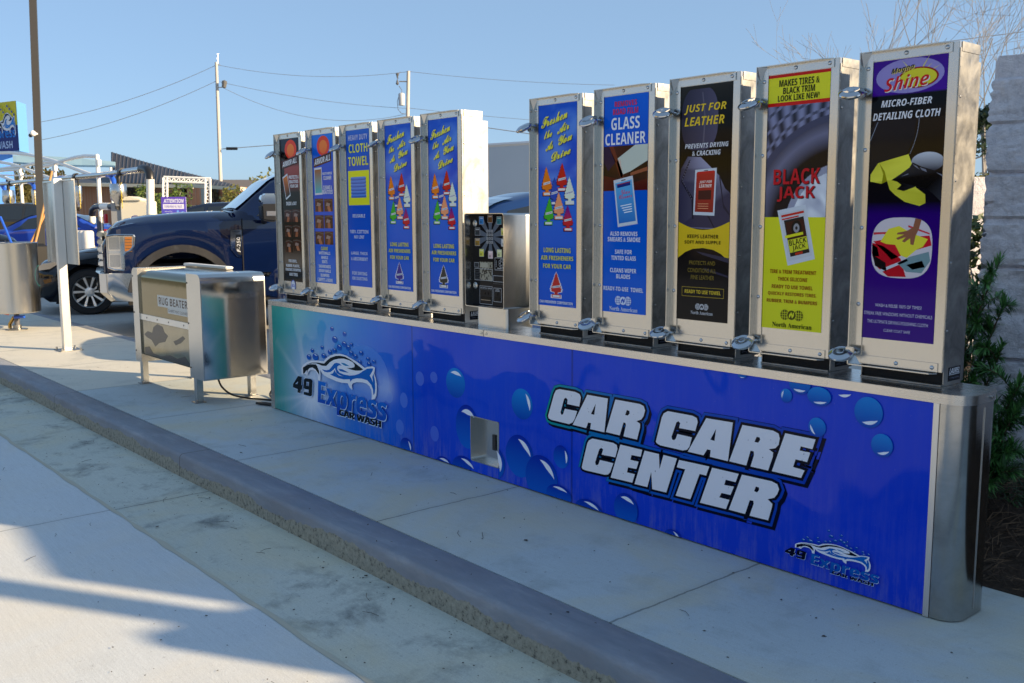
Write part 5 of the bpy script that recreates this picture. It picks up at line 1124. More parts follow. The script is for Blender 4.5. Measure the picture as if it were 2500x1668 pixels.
# canisters with hoses
def canister(px0, px1, py0, py1, lab, hose):
    a, b, c = oy(px0, py0), oy(px1, py0), oy(px0, py1); ce = (a+b)/2; rd = (px1-px0)*(ce-CAM).dot(FW)/F_PX/2; h = a.z-c.z
    r = root('vacuum_canister', (ce.x, ce.y, c.z), lab, 'vacuum canister', 'steel vacuum canisters hung at the stalls')
    MB().lathe([(rd*.45, -h*.55), (rd*.5, -h*.35), (rd, 0), (rd, h), (rd*.93, h*1.05), (0, h*1.05)], (ce.x, ce.y, c.z), (0, 0, 1), 24).build('canister_body', STEEL, r, smooth=40)
    MB().tube([(ce.x+rd*.2, ce.y, c.z+h*1.05), (ce.x+rd*.3, ce.y, c.z+h*1.5), (ce.x+rd*.1, ce.y, c.z+h*2.0)], rd*.28, 10).build('inlet_elbow', BLACK, r, smooth=60)
    if hose: MB().tube([oy(*q) for q in hose], .075, 10).build('hose', BLUEP, r, smooth=60)
    cord = [(ce.x+rd*1.15+.022*cos(k*1.9), ce.y, c.z+h*1.1-k*.03) for k in range(26)]
    MB().tube(cord, .011, 5).build('coil_cord', YELP, r)
canister(269, 308, 452, 486, 'steel vacuum canister under the blue hose, right of the sign panel', [(245, 429), (258, 426), (270, 430), (277, 440), (279, 451)])
canister(183, 199, 456, 488, 'steel vacuum canister half hidden behind the sign panel', [(138, 437), (150, 434), (165, 434)])
canister(6, 34, 467, 493, 'steel vacuum canister with a yellow coil cord at the far left edge', [(-8, 450), (4, 452), (11, 462), (12, 468)])
canister(77, 88, 463, 495, 'steel vacuum canister beside the grey light pole', [(53, 444), (66, 443), (78, 447), (84, 458), (85, 464)])
# overhead pipe
PD = root('vacuum_duct', oy(367, 532), 'white and silver vacuum duct rising and bending left over the stalls', 'pipe')
p_ = [oy(367, 600), oy(367, 437)]; b_ = [oy(367, 438), oy(366, 425), oy(361, 415), oy(351, 412), oy(345, 413)]
MB().tube(p_, .105, 16).build('riser', WHITEP, PD, smooth=60); MB().tube(b_, .118, 16).build('bend', BLACK, PD, smooth=60)
MB().tube([oy(346, 414), oy(300, 420), oy(240, 428), oy(190, 432), oy(140, 437), oy(60, 444), oy(-20, 452)], [.09, .085, .085, .085, .085, .085, .085], 14).build('run', STEEL, PD, smooth=60)
for q in (297, 186, 27): MB().lathe([(.115, -.09), (.115, .09)], oy(q, 420+(297-q)*.105), (oy(346, 414)-oy(240, 428)), 14).build('coupling', BLACK, PD, smooth=60)
# cabinet
a, b = oy(293, 491), oy(360, 491)
VC = root('vacuum_cabinet', ((a.x+b.x)/2, YR, GZ), 'cream vacuum machine cabinet with a peaked lid behind the pickup hood', 'cabinet')
cw = (b.x-a.x); f2 = Vector((RT.x, RT.y, 0)).normalized(); nn_ = Vector((-f2.y, f2.x, 0))
A0 = Vector((a.x, a.y, 0)); wd_ = 67*(oy(325, 491)-CAM).dot(FW)/F_PX
CREAM = mat('cream_paint', (.72, .68, .55), .45)
def obox(o_, u0, u1, v0, v1, z0, z1, mb=None): 
    mb = mb or MB(); R_ = Matrix((f2, nn_, Vector((0, 0, 1)))).transposed(); return mb.box((u0, v0, z0), (u1, v1, z1), R=R_, o=o_)
obox(A0, 0, wd_, 0, .8, GZ, a.z).build('cabinet_body', CREAM, VC, bevel=.02)
zt_ = oy(293, 481).z
R_ = Matrix((f2, nn_, Vector((0, 0, 1)))).transposed()
MB().prism([(-.12, a.z+.002), (wd_*.80, a.z+.002), (wd_*.80, a.z+.05), (wd_*.36, zt_+.02), (.05, a.z+.09), (-.12, a.z+.05)], lambda u, v, d: R_@Vector((u, d, v))+A0, -.06, .7).build('lid', CREAM, VC, bevel=.02)
obox(A0, -.30, -.002, .05, .7, GZ, a.z-.05).build('side_cabinet', mat('cabinet_grey', (.30, .31, .32), .5), VC)
em = Print(lambda u, v, d: tuple(R_@Vector((u, -.003-d, v))+A0)); ez = oy(330, 543).z
em.disc(wd_*.55, ez, .20, .20, S(70, 80, 150), None, 30); em.up().disc(wd_*.55, ez, .165, .165, S(225, 222, 210), None, 30); em.up()
for k in range(9): an = pi*k/8; em.poly([(wd_*.55+.11*cos(an), ez+.11*sin(an)), (wd_*.55+.155*cos(an-.1), ez+.155*sin(an-.1)), (wd_*.55+.155*cos(an+.1), ez+.155*sin(an+.1))], S(70, 80, 150))
em.build('round_emblem', PRINT, VC, recalc=False)
ED = root('intake_pipe', (oy(225, 560).x, YR, GZ), 'white intake pipe with a black elbow beside the cream cabinet', 'pipe')
MB().tube([oy(225, 640, YR), oy(225, 524, YR)], .10, 14).build('riser', WHITEP, ED, smooth=60)
MB().tube([oy(225, 525), oy(227, 512), oy(235, 505), oy(250, 504), oy(292, 505)], .105, 14).build('elbow', BLACK, ED, smooth=60)
MB().tube([oy(250, 504), oy(270, 504.5)], .112, 14).build('sleeve', WHITEP, ED, smooth=60)
for k, (px, lab) in enumerate(((194, 'left one of three white ribbed barrels behind the sedan'), (204, 'middle one of three white ribbed barrels behind the sedan'), (214, 'right one of three white ribbed barrels behind the sedan'))):
    c = oy(px, 560, 6.2-.0*k); rd = .16
    o = MB().lathe([(rd, 0), (rd*1.06, .25), (rd, .3), (rd*1.06, .55), (rd, .6), (rd*1.02, .95), (rd*.8, 1.0), (0, 1.0)], (c.x, c.y, GZ), (0, 0, 1), 20).build('barrel', mat('barrel_white', (.66, .66, .64), .5), None, org=(c.x, c.y, GZ), smooth=40)
    tag(o, lab, 'barrel', 'white barrels between the stalls')
GS = root('control_post', (oy(243, 560).x, YR, GZ), 'dark grey control post with a red button box near the cabinet', 'control post')
c = oy(246, 560); MB().tube([(c.x, c.y, GZ), (c.x, c.y, 1.25)], .05, 10).box((c.x-.1, c.y-.08, .75), (c.x+.12, c.y+.06, 1.28)).build('post', mat('dark_grey_paint', (.07, .075, .085), .5), GS)
c = oy(265, 534); MB().box((c.x-.06, c.y-.12, c.z-.14), (c.x+.10, c.y-.05, c.z+.14)).build('button_box', RED, GS)
# information board
ab = [oy(393, 481, 6.3), oy(453, 481, 6.3), oy(453, 532, 6.3)]
IB = root('information_board', ((ab[0]+ab[1])/2).to_tuple()[:2]+(GZ,), 'purple and blue ATTENTION notice board showing over the pickup hood', 'sign')
e1 = (ab[1]-ab[0]); e1.z = 0; wb = e1.length; e1.normalize(); e1 = (e1*.0+f2); wb = 60*(ab[0]-CAM).dot(FW)/F_PX; n1 = Vector((-e1.y, e1.x, 0))
bz0, bz1 = .55, ab[0].z; O_ = Vector((ab[0].x, ab[0].y, 0)); RB_ = Matrix((e1, n1, Vector((0, 0, 1)))).transposed()
MB().box((0, 0, bz0), (wb, .03, bz1), R=RB_, o=O_).build('board', mat('board_edge', (.35, .33, .6), .5), IB)
for q in (.12, wb-.12): MB().tube([RB_@Vector((q, .06, GZ))+O_, RB_@Vector((q, .06, bz1))+O_], .03, 8).build('leg', ALU, IB)
ip = Print(lambda u, v, d: tuple(RB_@Vector((u, -.002-d, v))+O_)); hB = bz1-bz0
ip.rect(0, bz0, wb, bz1, lambda u, v: mixc(S(60, 110, 210), S(96, 70, 180), (v-bz0)/hB), 2, 8)
ip.up().text('ATTENTION', .06, bz1-.15, wb-.05, bz1-.05, W_, 'i'); ip.rect(.04, bz1-.30, wb-.05, bz1-.18, S(226, 226, 240)); ip.up().text('PLEASE READ ALL RULES', .08, bz1-.27, wb-.1, bz1-.21, S(90, 70, 170))
for k, tx in enumerate(('Roll up windows', 'Watch for moving traffic', 'Antenna down', 'Foot off brake', 'No wipers', 'Put in neutral', 'Hands off wheel')): ip.text(tx, .08, bz1-.38-.07*k, .08+.5*wb*(.6+.3*((k*7) % 3)/2), bz1-.345-.07*k, W_, 'n')
for k in range(8): ip.d += .0001; ip.disc(wb*(.66+.28*((k*37) % 10)/10), bz1-.36-.05*k, .03+.02*(k % 3), .03+.02*(k % 3), S(110, 160, 236), None, 16)
ip.build('notice_print', PRINT, IB, recalc=False)

# ------------------------------------------------------------------ light pole and camera
LP = root('light_pole', (at(96, 640, 17).x, at(96, 640, 17).y, GZ), 'tall grey square light pole with a small white camera, at the left', 'light pole')
lb0, lt0 = at(98, 600, 17), at(78, -60, 17); lb0 = Vector((lb0.x, lb0.y, GZ)); 
ax_ = (lt0-lb0).normalized(); q1 = ax_.cross(Vector((.35, .94, 0))).normalized(); q2 = ax_.cross(q1)
POLEG = mat('pole_bronze', (.040, .038, .035), .45)
MB().loft([[c+(q1*sx+q2*sy)*.058 for sx, sy in ((-1, -1), (1, -1), (1, 1), (-1, 1))] for c in (lb0, lt0)], closed=True).build('shaft', POLEG, LP)
MB().lathe([(.13, 0), (.13, .9), (.06, .95)], lb0, (0, 0, 1), 4).build('base_cover', BLACK, LP)
sc_ = root('security_camera', at(79, 328, 16.9), 'small white dome camera on the left side of the grey light pole', 'camera')
c = at(81, 326, 16.9); MB().lathe([(0, .05), (.035, .045), (.048, .02), (.05, -.02), (.03, -.04)], c, (-.3, -.3, -.3), 18).build('housing', WHITEP, sc_, smooth=50)
MB().lathe([(.035, 0), (.03, .03), (0, .045)], at(75.5, 330, 16.87), (-.3, -.5, -.6), 14).build('lens', BLACK, sc_, smooth=50)
MB().tube([at(84, 327, 16.9), at(90, 327, 17)], .02, 8).build('bracket', WHITEP, sc_)

# ------------------------------------------------------------------ pylon sign and canopy at the left
PY = root('pylon_sign', at(10, 520, 40), 'tall yellow, navy and light blue car wash pylon sign at the left edge', 'sign')
pa, pb, pc = at(-60, 256, 41.6), at(39.5, 250.5, 40), at(63, 252.5, 41.3); zt1, zb1 = 6.05, 4.02
V3 = lambda p, z: Vector((p.x, p.y, z))
pd = pa+(pc-pb)
MB().loft([[V3(p, z) for p in (pa, pb, pc, pd)] for z in (zb1-.02, zt1)], closed=True).build('cabinet', mat('light_blue_panel', (.13, .35, .72), .4), PY)
ux = Vector((pb.x-pa.x, pb.y-pa.y, 0)); uL = ux.length; ux.normalize(); un = Vector((ux.y, -ux.x, 0))
if un.dot(CAM-pb) < 0: un = -un
pp = Print(lambda u, v, d: tuple(Vector((pa.x, pa.y, 0))+ux*u+un*(.012+d*4)+Vector((0, 0, v))), .002)
zm = 5.08
pp.rect(0, zb1, uL, zm, S(26, 36, 110)); pp.rect(0, zm, uL, zt1, S(196, 188, 40)); pp.up()
pp.text('Express', uL-2.0, zm-.62, uL-.16, zm-.12, S(30, 120, 210)); pp.text('WASH', uL-1.61, zb1+.12, uL-.42, zb1+.42, S(170, 190, 226)); pp.up()
dx = lambda u, v: (uL-.10-(1.29-u)*1.5, zm-.42+(v-.25)*4.2)
q = lambda pts: [dx(*p) for p in pts]
pp.poly(q(LOGO['white']), S(210, 216, 226)); pp.up().poly(q(LOGO['roof']), S(20, 24, 40)); pp.poly(q(LOGO['body']), S(40, 120, 200)); pp.poly(q(LOGO['fender']), S(20, 24, 40))
for k in range(9): pp.up().disc(uL-.15-.14*k, zm+.42+.12*((k*5) % 4), .05, .05, S(30, 70, 150), None, 12)
pp.build('sign_face', PRINT, PY, recalc=False)
c = at(-6, 400, 41); MB().box((c.x-.5, c.y-.5, GZ), (c.x+.45, c.y+.5, zb1-.02)).build('support', mat('blue_column', (.03, .2, .65), .45), PY)
CN = root('stall_canopy', at(120, 520, 46), 'pale teal shade canopy roof behind the white arms', 'canopy')
ca = [at(q_[0], q_[1], 46-q_[0]*.01) for q_ in ((-60, 385), (40, 384), (120, 386), (200, 391), (282, 400))]; cb_ = [at(q_[0], q_[1], 44-q_[0]*.01) for q_ in ((-60, 396), (40, 400), (120, 406), (200, 408), (281, 409))]
MB().loft([[p, p+Vector((0, 0, .08)), r_+Vector((0, 0, .08)), r_] for p, r_ in zip(ca, cb_)], closed=True).build('roof', mat('teal_fabric', (.30, .46, .52), .6), CN)
for q_ in (-30, 130, 270): c = at(q_, 405, 45); MB().tube([(c.x, c.y, GZ), (c.x, c.y, c.z-.03)], .06, 8).build('column', WHITEP, CN)

# ------------------------------------------------------------------ brick building, truss, grey wall
BB_ = root('brick_building', at(430, 520, 70), 'low orange brick building under a dark sloping ribbed metal roof', 'building')
brick = mat('orange_brick', (.40, .15, .075), .85); t = NT(brick); v = t.coord((.5, .5, .5)); bt_ = t.n('TexBrick'); bt_.inputs['Scale'].default_value = 4
bt_.inputs['Color1'].default_value = (.62, .28, .16, 1); bt_.inputs['Color2'].default_value = (.54, .22, .12, 1); bt_.inputs['Mortar'].default_value = (.58, .36, .25, 1); t.l(v, bt_.inputs[0]); t.l(bt_.outputs[0], t.b.inputs['Base Color'])
roofm = mat('ribbed_dark_roof', (.035, .035, .042), .55); t = NT(roofm); v = t.coord(); 
def facade(px0, px1, d0, d1, py1, mb, thick=6):
    a, b = at(px0, 500, d0), at(px1, 500, d1); za = at(px0, py1, d0).z; zb_ = at(px1, py1, d1).z
    bk_ = FW.copy(); bk_.z = 0; bk_.normalize(); bk_ = bk_*thick
    mb.loft([[Vector((p.x, p.y, z)) for p, z in ((a, GZ), (a, za), (a+bk_, za), (a+bk_, GZ))], [Vector((p.x, p.y, z)) for p, z in ((b, GZ), (b, zb_), (b+bk_, zb_), (b+bk_, GZ))]], closed=True); return mb
facade(180, 455, 73, 69, 452, MB()).build('wall', brick, BB_); facade(458, 584, 68, 65, 456, MB()).build('wall', brick, BB_)
facade(170, 456, 72.5, 68.5, 447, MB(), .6); 
fb = MB(); 
for (x0, y0, d0, x1, y1, d1) in ((165, 446, 66, 458, 451, 63.6), (458, 449, 63.4, 587, 457, 61)):
    a, b = at(x0, y0, d0), at(x1, y1, d1); bk_ = Vector((FW.x, FW.y, 0)).normalized()*1.2
    fb.loft([[p, p-Vector((0, 0, .22)), p-Vector((0, 0, .22))+bk_, p+bk_] for p in (a, b)], closed=True)
fb.build('fascia', mat('cream_fascia', (.62, .58, .48), .6), BB_)
rf = MB(); k0 = [(271, 371, 78), (305, 381, 77), (360, 397, 75), (440, 418, 72), (505, 434, 70), (550, 445, 68), (587, 456, 64.2)]
e0 = [(271, 447, 70), (305, 447, 69.5), (360, 448, 69), (440, 449.5, 68), (505, 451.5, 66.5), (550, 454, 65.5), (587, 457, 64.2)]
rf.loft([[at(*a), at(*b), at(*b)+Vector((0, 0, -.1)), at(a[0], a[1], a[2]+8)+Vector((0, 0, -3))] for a, b in zip(k0, e0)], closed=True)
rf.loft([[at(x, y, 77), at(x, 447, 70.5), at(x, 447, 71)] for x, y in ((150, 440), (210, 432), (271, 430))], closed=True)
roof_o = rf.build('roof', roofm, BB_)
rb_ = MB()
for k in range(34):
    x = 275+k*9.3; y = interp([(a[0], float(a[1])) for a in k0], x); d = interp([(a[0], float(a[2])) for a in k0], x); ye = interp([(a[0], float(a[1])) for a in e0], x); de = interp([(a[0], float(a[2])) for a in e0], x)
    if ye-y > 3: rb_.tube([at(x, y, d-.1), at(x-6, ye, de-.1)], .05, 4)
rb_.build('roof_rib', mat('rib_grey', (.055, .055, .065), .5), roof_o, org=BB_['org'])
for (x0, x1) in ((310, 352), (356, 380), (442, 452)):
    facade(x0, x1, 68.6, 68.3, 457, MB(), .2).build('window', GLASS, BB_)
for (x0, x1) in ((517, 535), (492, 500)): facade(x0, x1, 66, 65.7, 461, MB(), .2).build('window', GLASS, BB_)
B2 = root('grey_roofed_building', at(610, 500, 90), 'long brown building with a grey shingled roof behind the utility pole', 'building')
facade(560, 760, 92, 90, 470, MB()).build('wall', mat('brown_wall', (.16, .11, .09), .8), B2)
a = [at(x, 439, 99) for x in (523, 760)]; b = [at(x, 470, 88) for x in (523, 760)]
MB().loft([[a[0], b[0], b[0]+Vector((0, 0, -.3))], [a[1], b[1], b[1]+Vector((0, 0, -.3))]], closed=True).build('roof', mat('shingle_grey', (.13, .115, .105), .9), B2)
TR = root('truss_gantry', at(450, 520, 46), 'white lattice truss gantry in front of the brick building', 'gantry')
tb = MB()
def lat(p0, p1, p2, p3, n):
    for a, b in ((p0, p1), (p2, p3)): tb.tube([at(*a), at(*b)], .055, 6)
    for k in range(n):
        A_ = at(*p0).lerp(at(*p1), k/n); B_ = at(*p2).lerp(at(*p3), (k+.5)/n); C_ = at(*p0).lerp(at(*p1), (k+1)/n); tb.tube([A_, B_, C_], .03, 5)
lat((400, 432, 46), (514, 436, 46), (400, 443, 46), (502, 447, 46), 9); lat((501, 437, 46), (501, 530, 46), (513, 437, 46), (514, 530, 46), 6); lat((398, 434, 46), (398, 530, 46), (408, 434, 46), (408, 530, 46), 6)
tb.build('lattice', WHITEP, TR)
GW = root('grey_wall_building', at(1240, 520, 46), 'plain pale blue-grey building wall behind the payment box', 'building')
a, b = at(1060, 366, 47.5), at(1330, 349.5, 44); bk_ = Vector((FW.x, FW.y, 0)).normalized()*12
gm = mat('blue_grey_metal', (.34, .40, .47), .6); t = NT(gm); n = t.noise(t.coord(), .3, 3); t.l(t.ramp(n, [(.3, (.33, .39, .46)), (.7, (.37, .43, .50))]), t.b.inputs['Base Color'])
MB().loft([[Vector((p.x, p.y, z)) for p, z in ((q, GZ), (q, q.z), (q+bk_, q.z), (q+bk_, GZ))] for q in (a, b)], closed=True).build('wall', gm, GW)
# roofline coping of that building
MB().tube([a+Vector((0, 0, .05)), b+Vector((0, 0, .05))], .09, 4).build('coping', mat('coping_grey', (.45, .48, .52), .5), GW)

# ------------------------------------------------------------------ utility poles and wires
polem = mat('weathered_pole', (.48, .45, .41), .85)
UA = root('utility_pole', at(541, 530, 80), 'slim pale utility pole with an antenna and a lamp, left of the machines', 'utility pole', 'utility poles')
def upole(r, base, top, r0, r1):
    b = at(*base); t_ = at(*top); b.z = GZ; MB().tube([b, t_], [r0, r1], 10).build('shaft', polem, r, smooth=60)
upole(UA, (541, 520, 80), (528, 153, 80), .17, .12)
MB().tube([at(531, 155, 80), at(531.5, 131, 80)], .05, 6).tube([at(529, 153, 80), at(538, 160, 80)], .04, 6).build('antenna', ALU, UA)
MB().lathe([(.0, -.35), (.18, -.25), (.22, .25), (.0, .35)], at(547.5, 206, 79.8), (.1, .1, 1), 10).build('lamp_head', mat('lamp_grey', (.12, .12, .12), .4), UA); MB().tube([at(532, 214, 80), at(546, 213, 80)], .04, 6).build('lamp_arm', polem, UA)
UB = root('utility_pole', at(996, 530, 80), 'thicker utility pole with a grey transformer, above the air freshener machines', 'utility pole', 'utility poles')
upole(UB, (990, 520, 80), (997, 174, 80), .17, .14)
MB().lathe([(.0, -.5), (.25, -.48), (.27, .4), (.2, .5), (0, .55)], at(980.5, 243, 79.6), (0, 0, 1), 16).build('transformer', mat('transformer_grey', (.48, .50, .52), .45), UB, smooth=50)
MB().tube([at(975, 199, 79.8), at(993, 199.5, 80)], .05, 6).lathe([(.02, 0), (.14, .1), (.02, .5), (.14, .9), (.02, 1.)], at(970, 208, 79.6), (0.05, 0, 1), 8).build('cutout_arm', GREYP, UB)
MB().tube([at(978, 176, 79.8), at(969, 183, 79.7), at(973, 192, 79.6)], .025, 5).tube([at(974, 210, 79.6), at(981, 220, 79.6), at(981, 230, 79.6)], .025, 5).tube([at(974, 233, 79.6), at(970, 248, 79.6), at(972, 268, 79.7), at(980, 277, 79.8), at(990, 279, 80)], .025, 5).build('jumper_wire', GREYP, UB)
wirem = mat('wire_grey', (.16, .17, .19), .6)
def wire(a, b, lab, sag=0, r=.016, da=80, db_=80):
    A_, B_ = at(*a, da), at(*b, db_); pts = []
    for k in range(19): s = k/18; p = A_.lerp(B_, s); p.z -= sag*4*s*(1-s); pts.append(p)
    o = MB().tube(pts, r, 5).build('overhead_wire', wirem, None, org=A_); tag(o, lab, 'wire', 'overhead wires')
wire((532, 159), (997, 175), 'top wire between the two utility poles', .65)
wire((536, 200), (997, 265), 'middle wire between the two utility poles', .35)
wire((548, 216), (985, 280), 'lowest sagging wire between the two utility poles', 1.35)
wire((1000, 175), (1500, 208), 'wire running right from the top of the transformer pole', .2)
wire((1000, 264), (1400, 300), 'wire running right from the middle of the transformer pole', .1)
wire((1000, 285), (1420, 345), 'thick dark wire running right below the transformer', .0, .034)
wire((526, 160), (100, 298), 'upper wire falling away left from the slim utility pole', .5, .02)
wire((526, 199), (100, 342), 'lower wire falling away left from the slim utility pole', .5, .02)
wire((541, 364), (780, 346), 'wire with a splice running right from the slim utility pole', .0, .03)
o = MB().lathe([(0, -.5), (.12, -.45), (.12, .45), (0, .5)], at(566, 363, 79.9), RT, 8).build('wire_splice', BLACK, None, org=at(566, 363, 79.9)); tag(o, 'black splice case on the wire right of the slim pole', 'splice case')
wire((2200, 116), (2560, 70), 'short stretch of wire at the upper right above the block wall', .0, .012, 30, 30)

# ------------------------------------------------------------------ split-face block walls
blk = mat('split_face_block', (.5, .48, .46), .95); t = NT(blk); v = t.coord(); n1 = t.noise(v, 26, 6, .75); n2 = t.noise(v, 5, 4, .6)
t.l(t.ramp(n1, [(.3, (.52, .50, .53)), (.55, (.74, .71, .74)), (.8, (.80, .78, .80))]), t.b.inputs['Base Color']); t.bump(t.math('ADD', n1, t.math('MULTIPLY', n2, .5)), .9, .02)
def block_wall(name, P0, D, length, top, thick, label, seed, fine=.013):
    """split-face courses with rough faces; P0 at the near left end, D unit vector along"""
    D = Vector(D).normalized(); Nn = Vector((D.y, -D.x, 0))   # faces Nn
    nu = int(length/fine); rows = []; z = -.1; cz = [top-.089-.203*k for k in range(12)]
    nv = int((top+.1)/fine)
    def hgt(u, z):
        if z > top-.089: return 0.
        k = int((top-.089-z)/.203); fz = (top-.089-z)/.203-k; uu = u+(.2 if k % 2 else 0); fu = (uu/.406) % 1
        e = min(fz, 1-fz)*.203; e2 = min(fu, 1-fu)*.406; g = min(1, e/.012)*min(1, e2/.010)
        return g*(.006+.012*vnoise(u*9+seed, z*14, 3)+.012*vnoise(u*30, z*38, 5)+.008*vnoise(u*70, z*80, 8))-.004*(1-g)
    rings = []
    for i in range(nu+1):
        u = length*i/nu; r_ = []
        for j in range(nv+1):
            z = -.1+(top+.1)*j/nv; h = hgt(u, z); uu = u-(hgt(z*1.7+3, z) if i == 0 else 0)*1.2
            p = Vector(P0)+D*uu+Nn*h; r_.append((p.x, p.y, z))
        bk2 = Vector(P0)+D*(u-(0.02 if i == 0 else 0))-Nn*thick
        r_ += [(bk2.x, bk2.y, top), (bk2.x, bk2.y, -.1)]
        rings.append(r_)
    r = root(name, (P0[0], P0[1], 0), label, 'wall')
    MB().loft(rings, closed=True).build('wall_face', blk, r, smooth=25)
    return r
block_wall('block_wall', (4.05, 1.40, 0), (.93, .36, 0), 2.2, 1.965, .20, 'grey split-face block wall with a smooth cap course, behind the right end of the counter', 2)
fw_ = at(2380, 540, 8)
block_wall('block_wall', (2.05, 5.15, 0), (.55, .84, 0), 1.6, 1.60, .2, 'sunlit pale block wall seen in the gap beside the rightmost machine', 5, .05)
# added walls and post, unseen at the right, shaped to shade counter and near pavement
block_wall('block_wall', (8.0, 1.24, 0), (0, -1, 0), 3.2, 1.80, .2, 'lower block wall added outside the view to the right to shade the pavement', 7, .08)
SH_ = root('gabled_shade_wall', (8.1, 3.2, 0), 'grey gabled wall with a low pier added outside the view to the right to cast shade', 'wall')
MB().prism([(1.75, -.1), (1.75, 2.50), (3.3, 3.46), (4.8, 2.50), (4.8, -.1)], lambda u, v, d: (d, u, v), 8.0, 8.12).build('wall_face', mat('wall_grey', (.32, .32, .31), .8), SH_)
MB().box((8.0, 1.30, -.1), (8.12, 1.742, 2.13)).build('pier', mat('wall_grey'), SH_)
o = MB().tube([(8.32, 1.70, -.1), (8.32, 1.70, 3.6)], .075, 12).build('shade_post', POLEG, None, org=(8.32, 1.7, 0)); tag(o, 'grey post added behind the lower block wall outside the view to cast a shadow stripe', 'post')
# the car wash building across the drive, behind the camera: seen only in reflections
WB = root('car_wash_building', (-8, -22, GZ), 'long tan car wash building with a yellow band across the drive', 'building')
MB().box((-40, -29, GZ), (9, -22, 2.6)).build('wall', mat('tan_block', (.55, .47, .33), .8), WB); MB().box((-40, -21.98, 2.6), (9, -29, 3.3)).build('yellow_band', mat('yellow_band', (.70, .55, .10), .6), WB); MB().box((-40.1, -29, 3.3), (9.1, -21.9, 4.0)).build('parapet', mat('tan_parapet', (.50, .44, .34), .8), WB)
for k in range(5): MB().box((-36+9*k, -22.05, GZ), (-32.4+9*k, -21.96, 2.4)).build('bay_door', mat('bay_dark', (.05, .05, .06), .4), WB)

# ------------------------------------------------------------------ plants and trees
leafm = print_mat('yew_leaf', .45, 0)
def yew(base, stems, label, seed):
    random.seed(seed); b = Vector(base); r = root('yew_shrub', b, label, 'shrub', 'yew shrubs by the block wall')
    st_ = MB(); lf = MB()
    for tip in stems:
        tip = Vector(tip); m1 = b.lerp(tip, .5)+Vector((random.uniform(-.05, .05), random.uniform(-.05, .05), .03)); n = 46
        pts = [b*(1-s)**2+m1*2*s*(1-s)+tip*s*s for s in [k/n for k in range(n+1)]]; st_.tube(pts, [.008*(1-.7*k/n) for k in range(n+1)], 6)
        shoots = [(pts, .12)]
        for k in range(10, n-3, 4):
            a = random.uniform(0, 2*pi); L = random.uniform(.10, .22)*(1-.5*k/n); e = pts[k]+Vector((cos(a)*L, sin(a)*L, L*.75)); sp = [pts[k].lerp(e, q/10)+Vector((0, 0, .02*sin(pi*q/10))) for q in range(11)]; st_.tube(sp, .0025, 5); shoots.append((sp, 0))
        for sp, start in shoots:
            for k in range(int(len(sp)*start), len(sp)):
                d = (sp[min(k+1, len(sp)-1)]-sp[max(k-1, 0)]).normalized(); nl = 10 if sp is not pts else 8
                last = k >= len(sp)-2
                for j in range(nl+(8 if last else 0)):
                    a = random.uniform(0, 2*pi); o_ = d.orthogonal().normalized(); w_ = (o_*cos(a)+d.cross(o_)*sin(a)); lift = random.uniform(.25, .8)+(1.0 if last else 0)
                    dr = (w_+d*lift).normalized(); L = random.uniform(.035, .065); p0 = sp[k]+d*random.uniform(-.012, .012); sd = dr.cross(Vector((0, 0, 1))+w_*.2).normalized()*.0033; dn = Vector((0, 0, -L*.12))
                    g = random.random(); c = mixc((.02, .08, .018), (.13, .33, .08), g*g+(.25 if last else 0))
                    lf.add([p0-sd*.5, p0+sd*.5, p0+dr*L*.55+sd, p0+dr*L*.55-sd, p0+dr*L+dn], [(0, 1, 2, 3), (3, 2, 4)], 0, c)
    st_.build('stem', mat('stem_brown', (.09, .06, .03), .8), r); lf.build('foliage', leafm, r, recalc=False)
A3 = lambda px, py, d: at(px, py, d)
yew((4.02, .98, .10), [A3(2440, 640, 3.98), A3(2452, 740, 3.95), A3(2405, 700, 4.05), A3(2380, 720, 4.15), A3(2445, 850, 3.9)], 'tall dark green yew shoots rising behind the rightmost machine', 4)
yew((4.22, .86, .08), [A3(2492, 935, 3.7), A3(2478, 1010, 3.68), A3(2470, 1085, 3.66), A3(2510, 960, 3.75)], 'shorter dark green yew shoots beside the counter end, against the block wall', 9)
yew((3.3, 1.1, .1), [(3.25, 1.0, .95), (3.4, 1.15, .9), (3.2, 1.2, .8)], 'yew shoots hidden low behind the machines', 12)
sm = MB(); random.seed(8)
for k in range(700):
    x = random.uniform(3.9, 4.5); y = random.uniform(.95, 1.4); p = Vector((x, y, bed_z(x, y))); a = random.uniform(0, 2*pi); L = random.uniform(.03, .08); dr = Vector((cos(a)*.7, sin(a)*.7, random.uniform(.2, 1))).normalized(); sd = dr.orthogonal().normalized()*.004
    sm.add([p-sd, p+sd, p+dr*L], [(0, 1, 2)], 0, mixc((.015, .045, .012), (.05, .11, .03), random.random()))
o = sm.build('ground_cover', leafm, None, recalc=False); tag(o, kind='stuff')

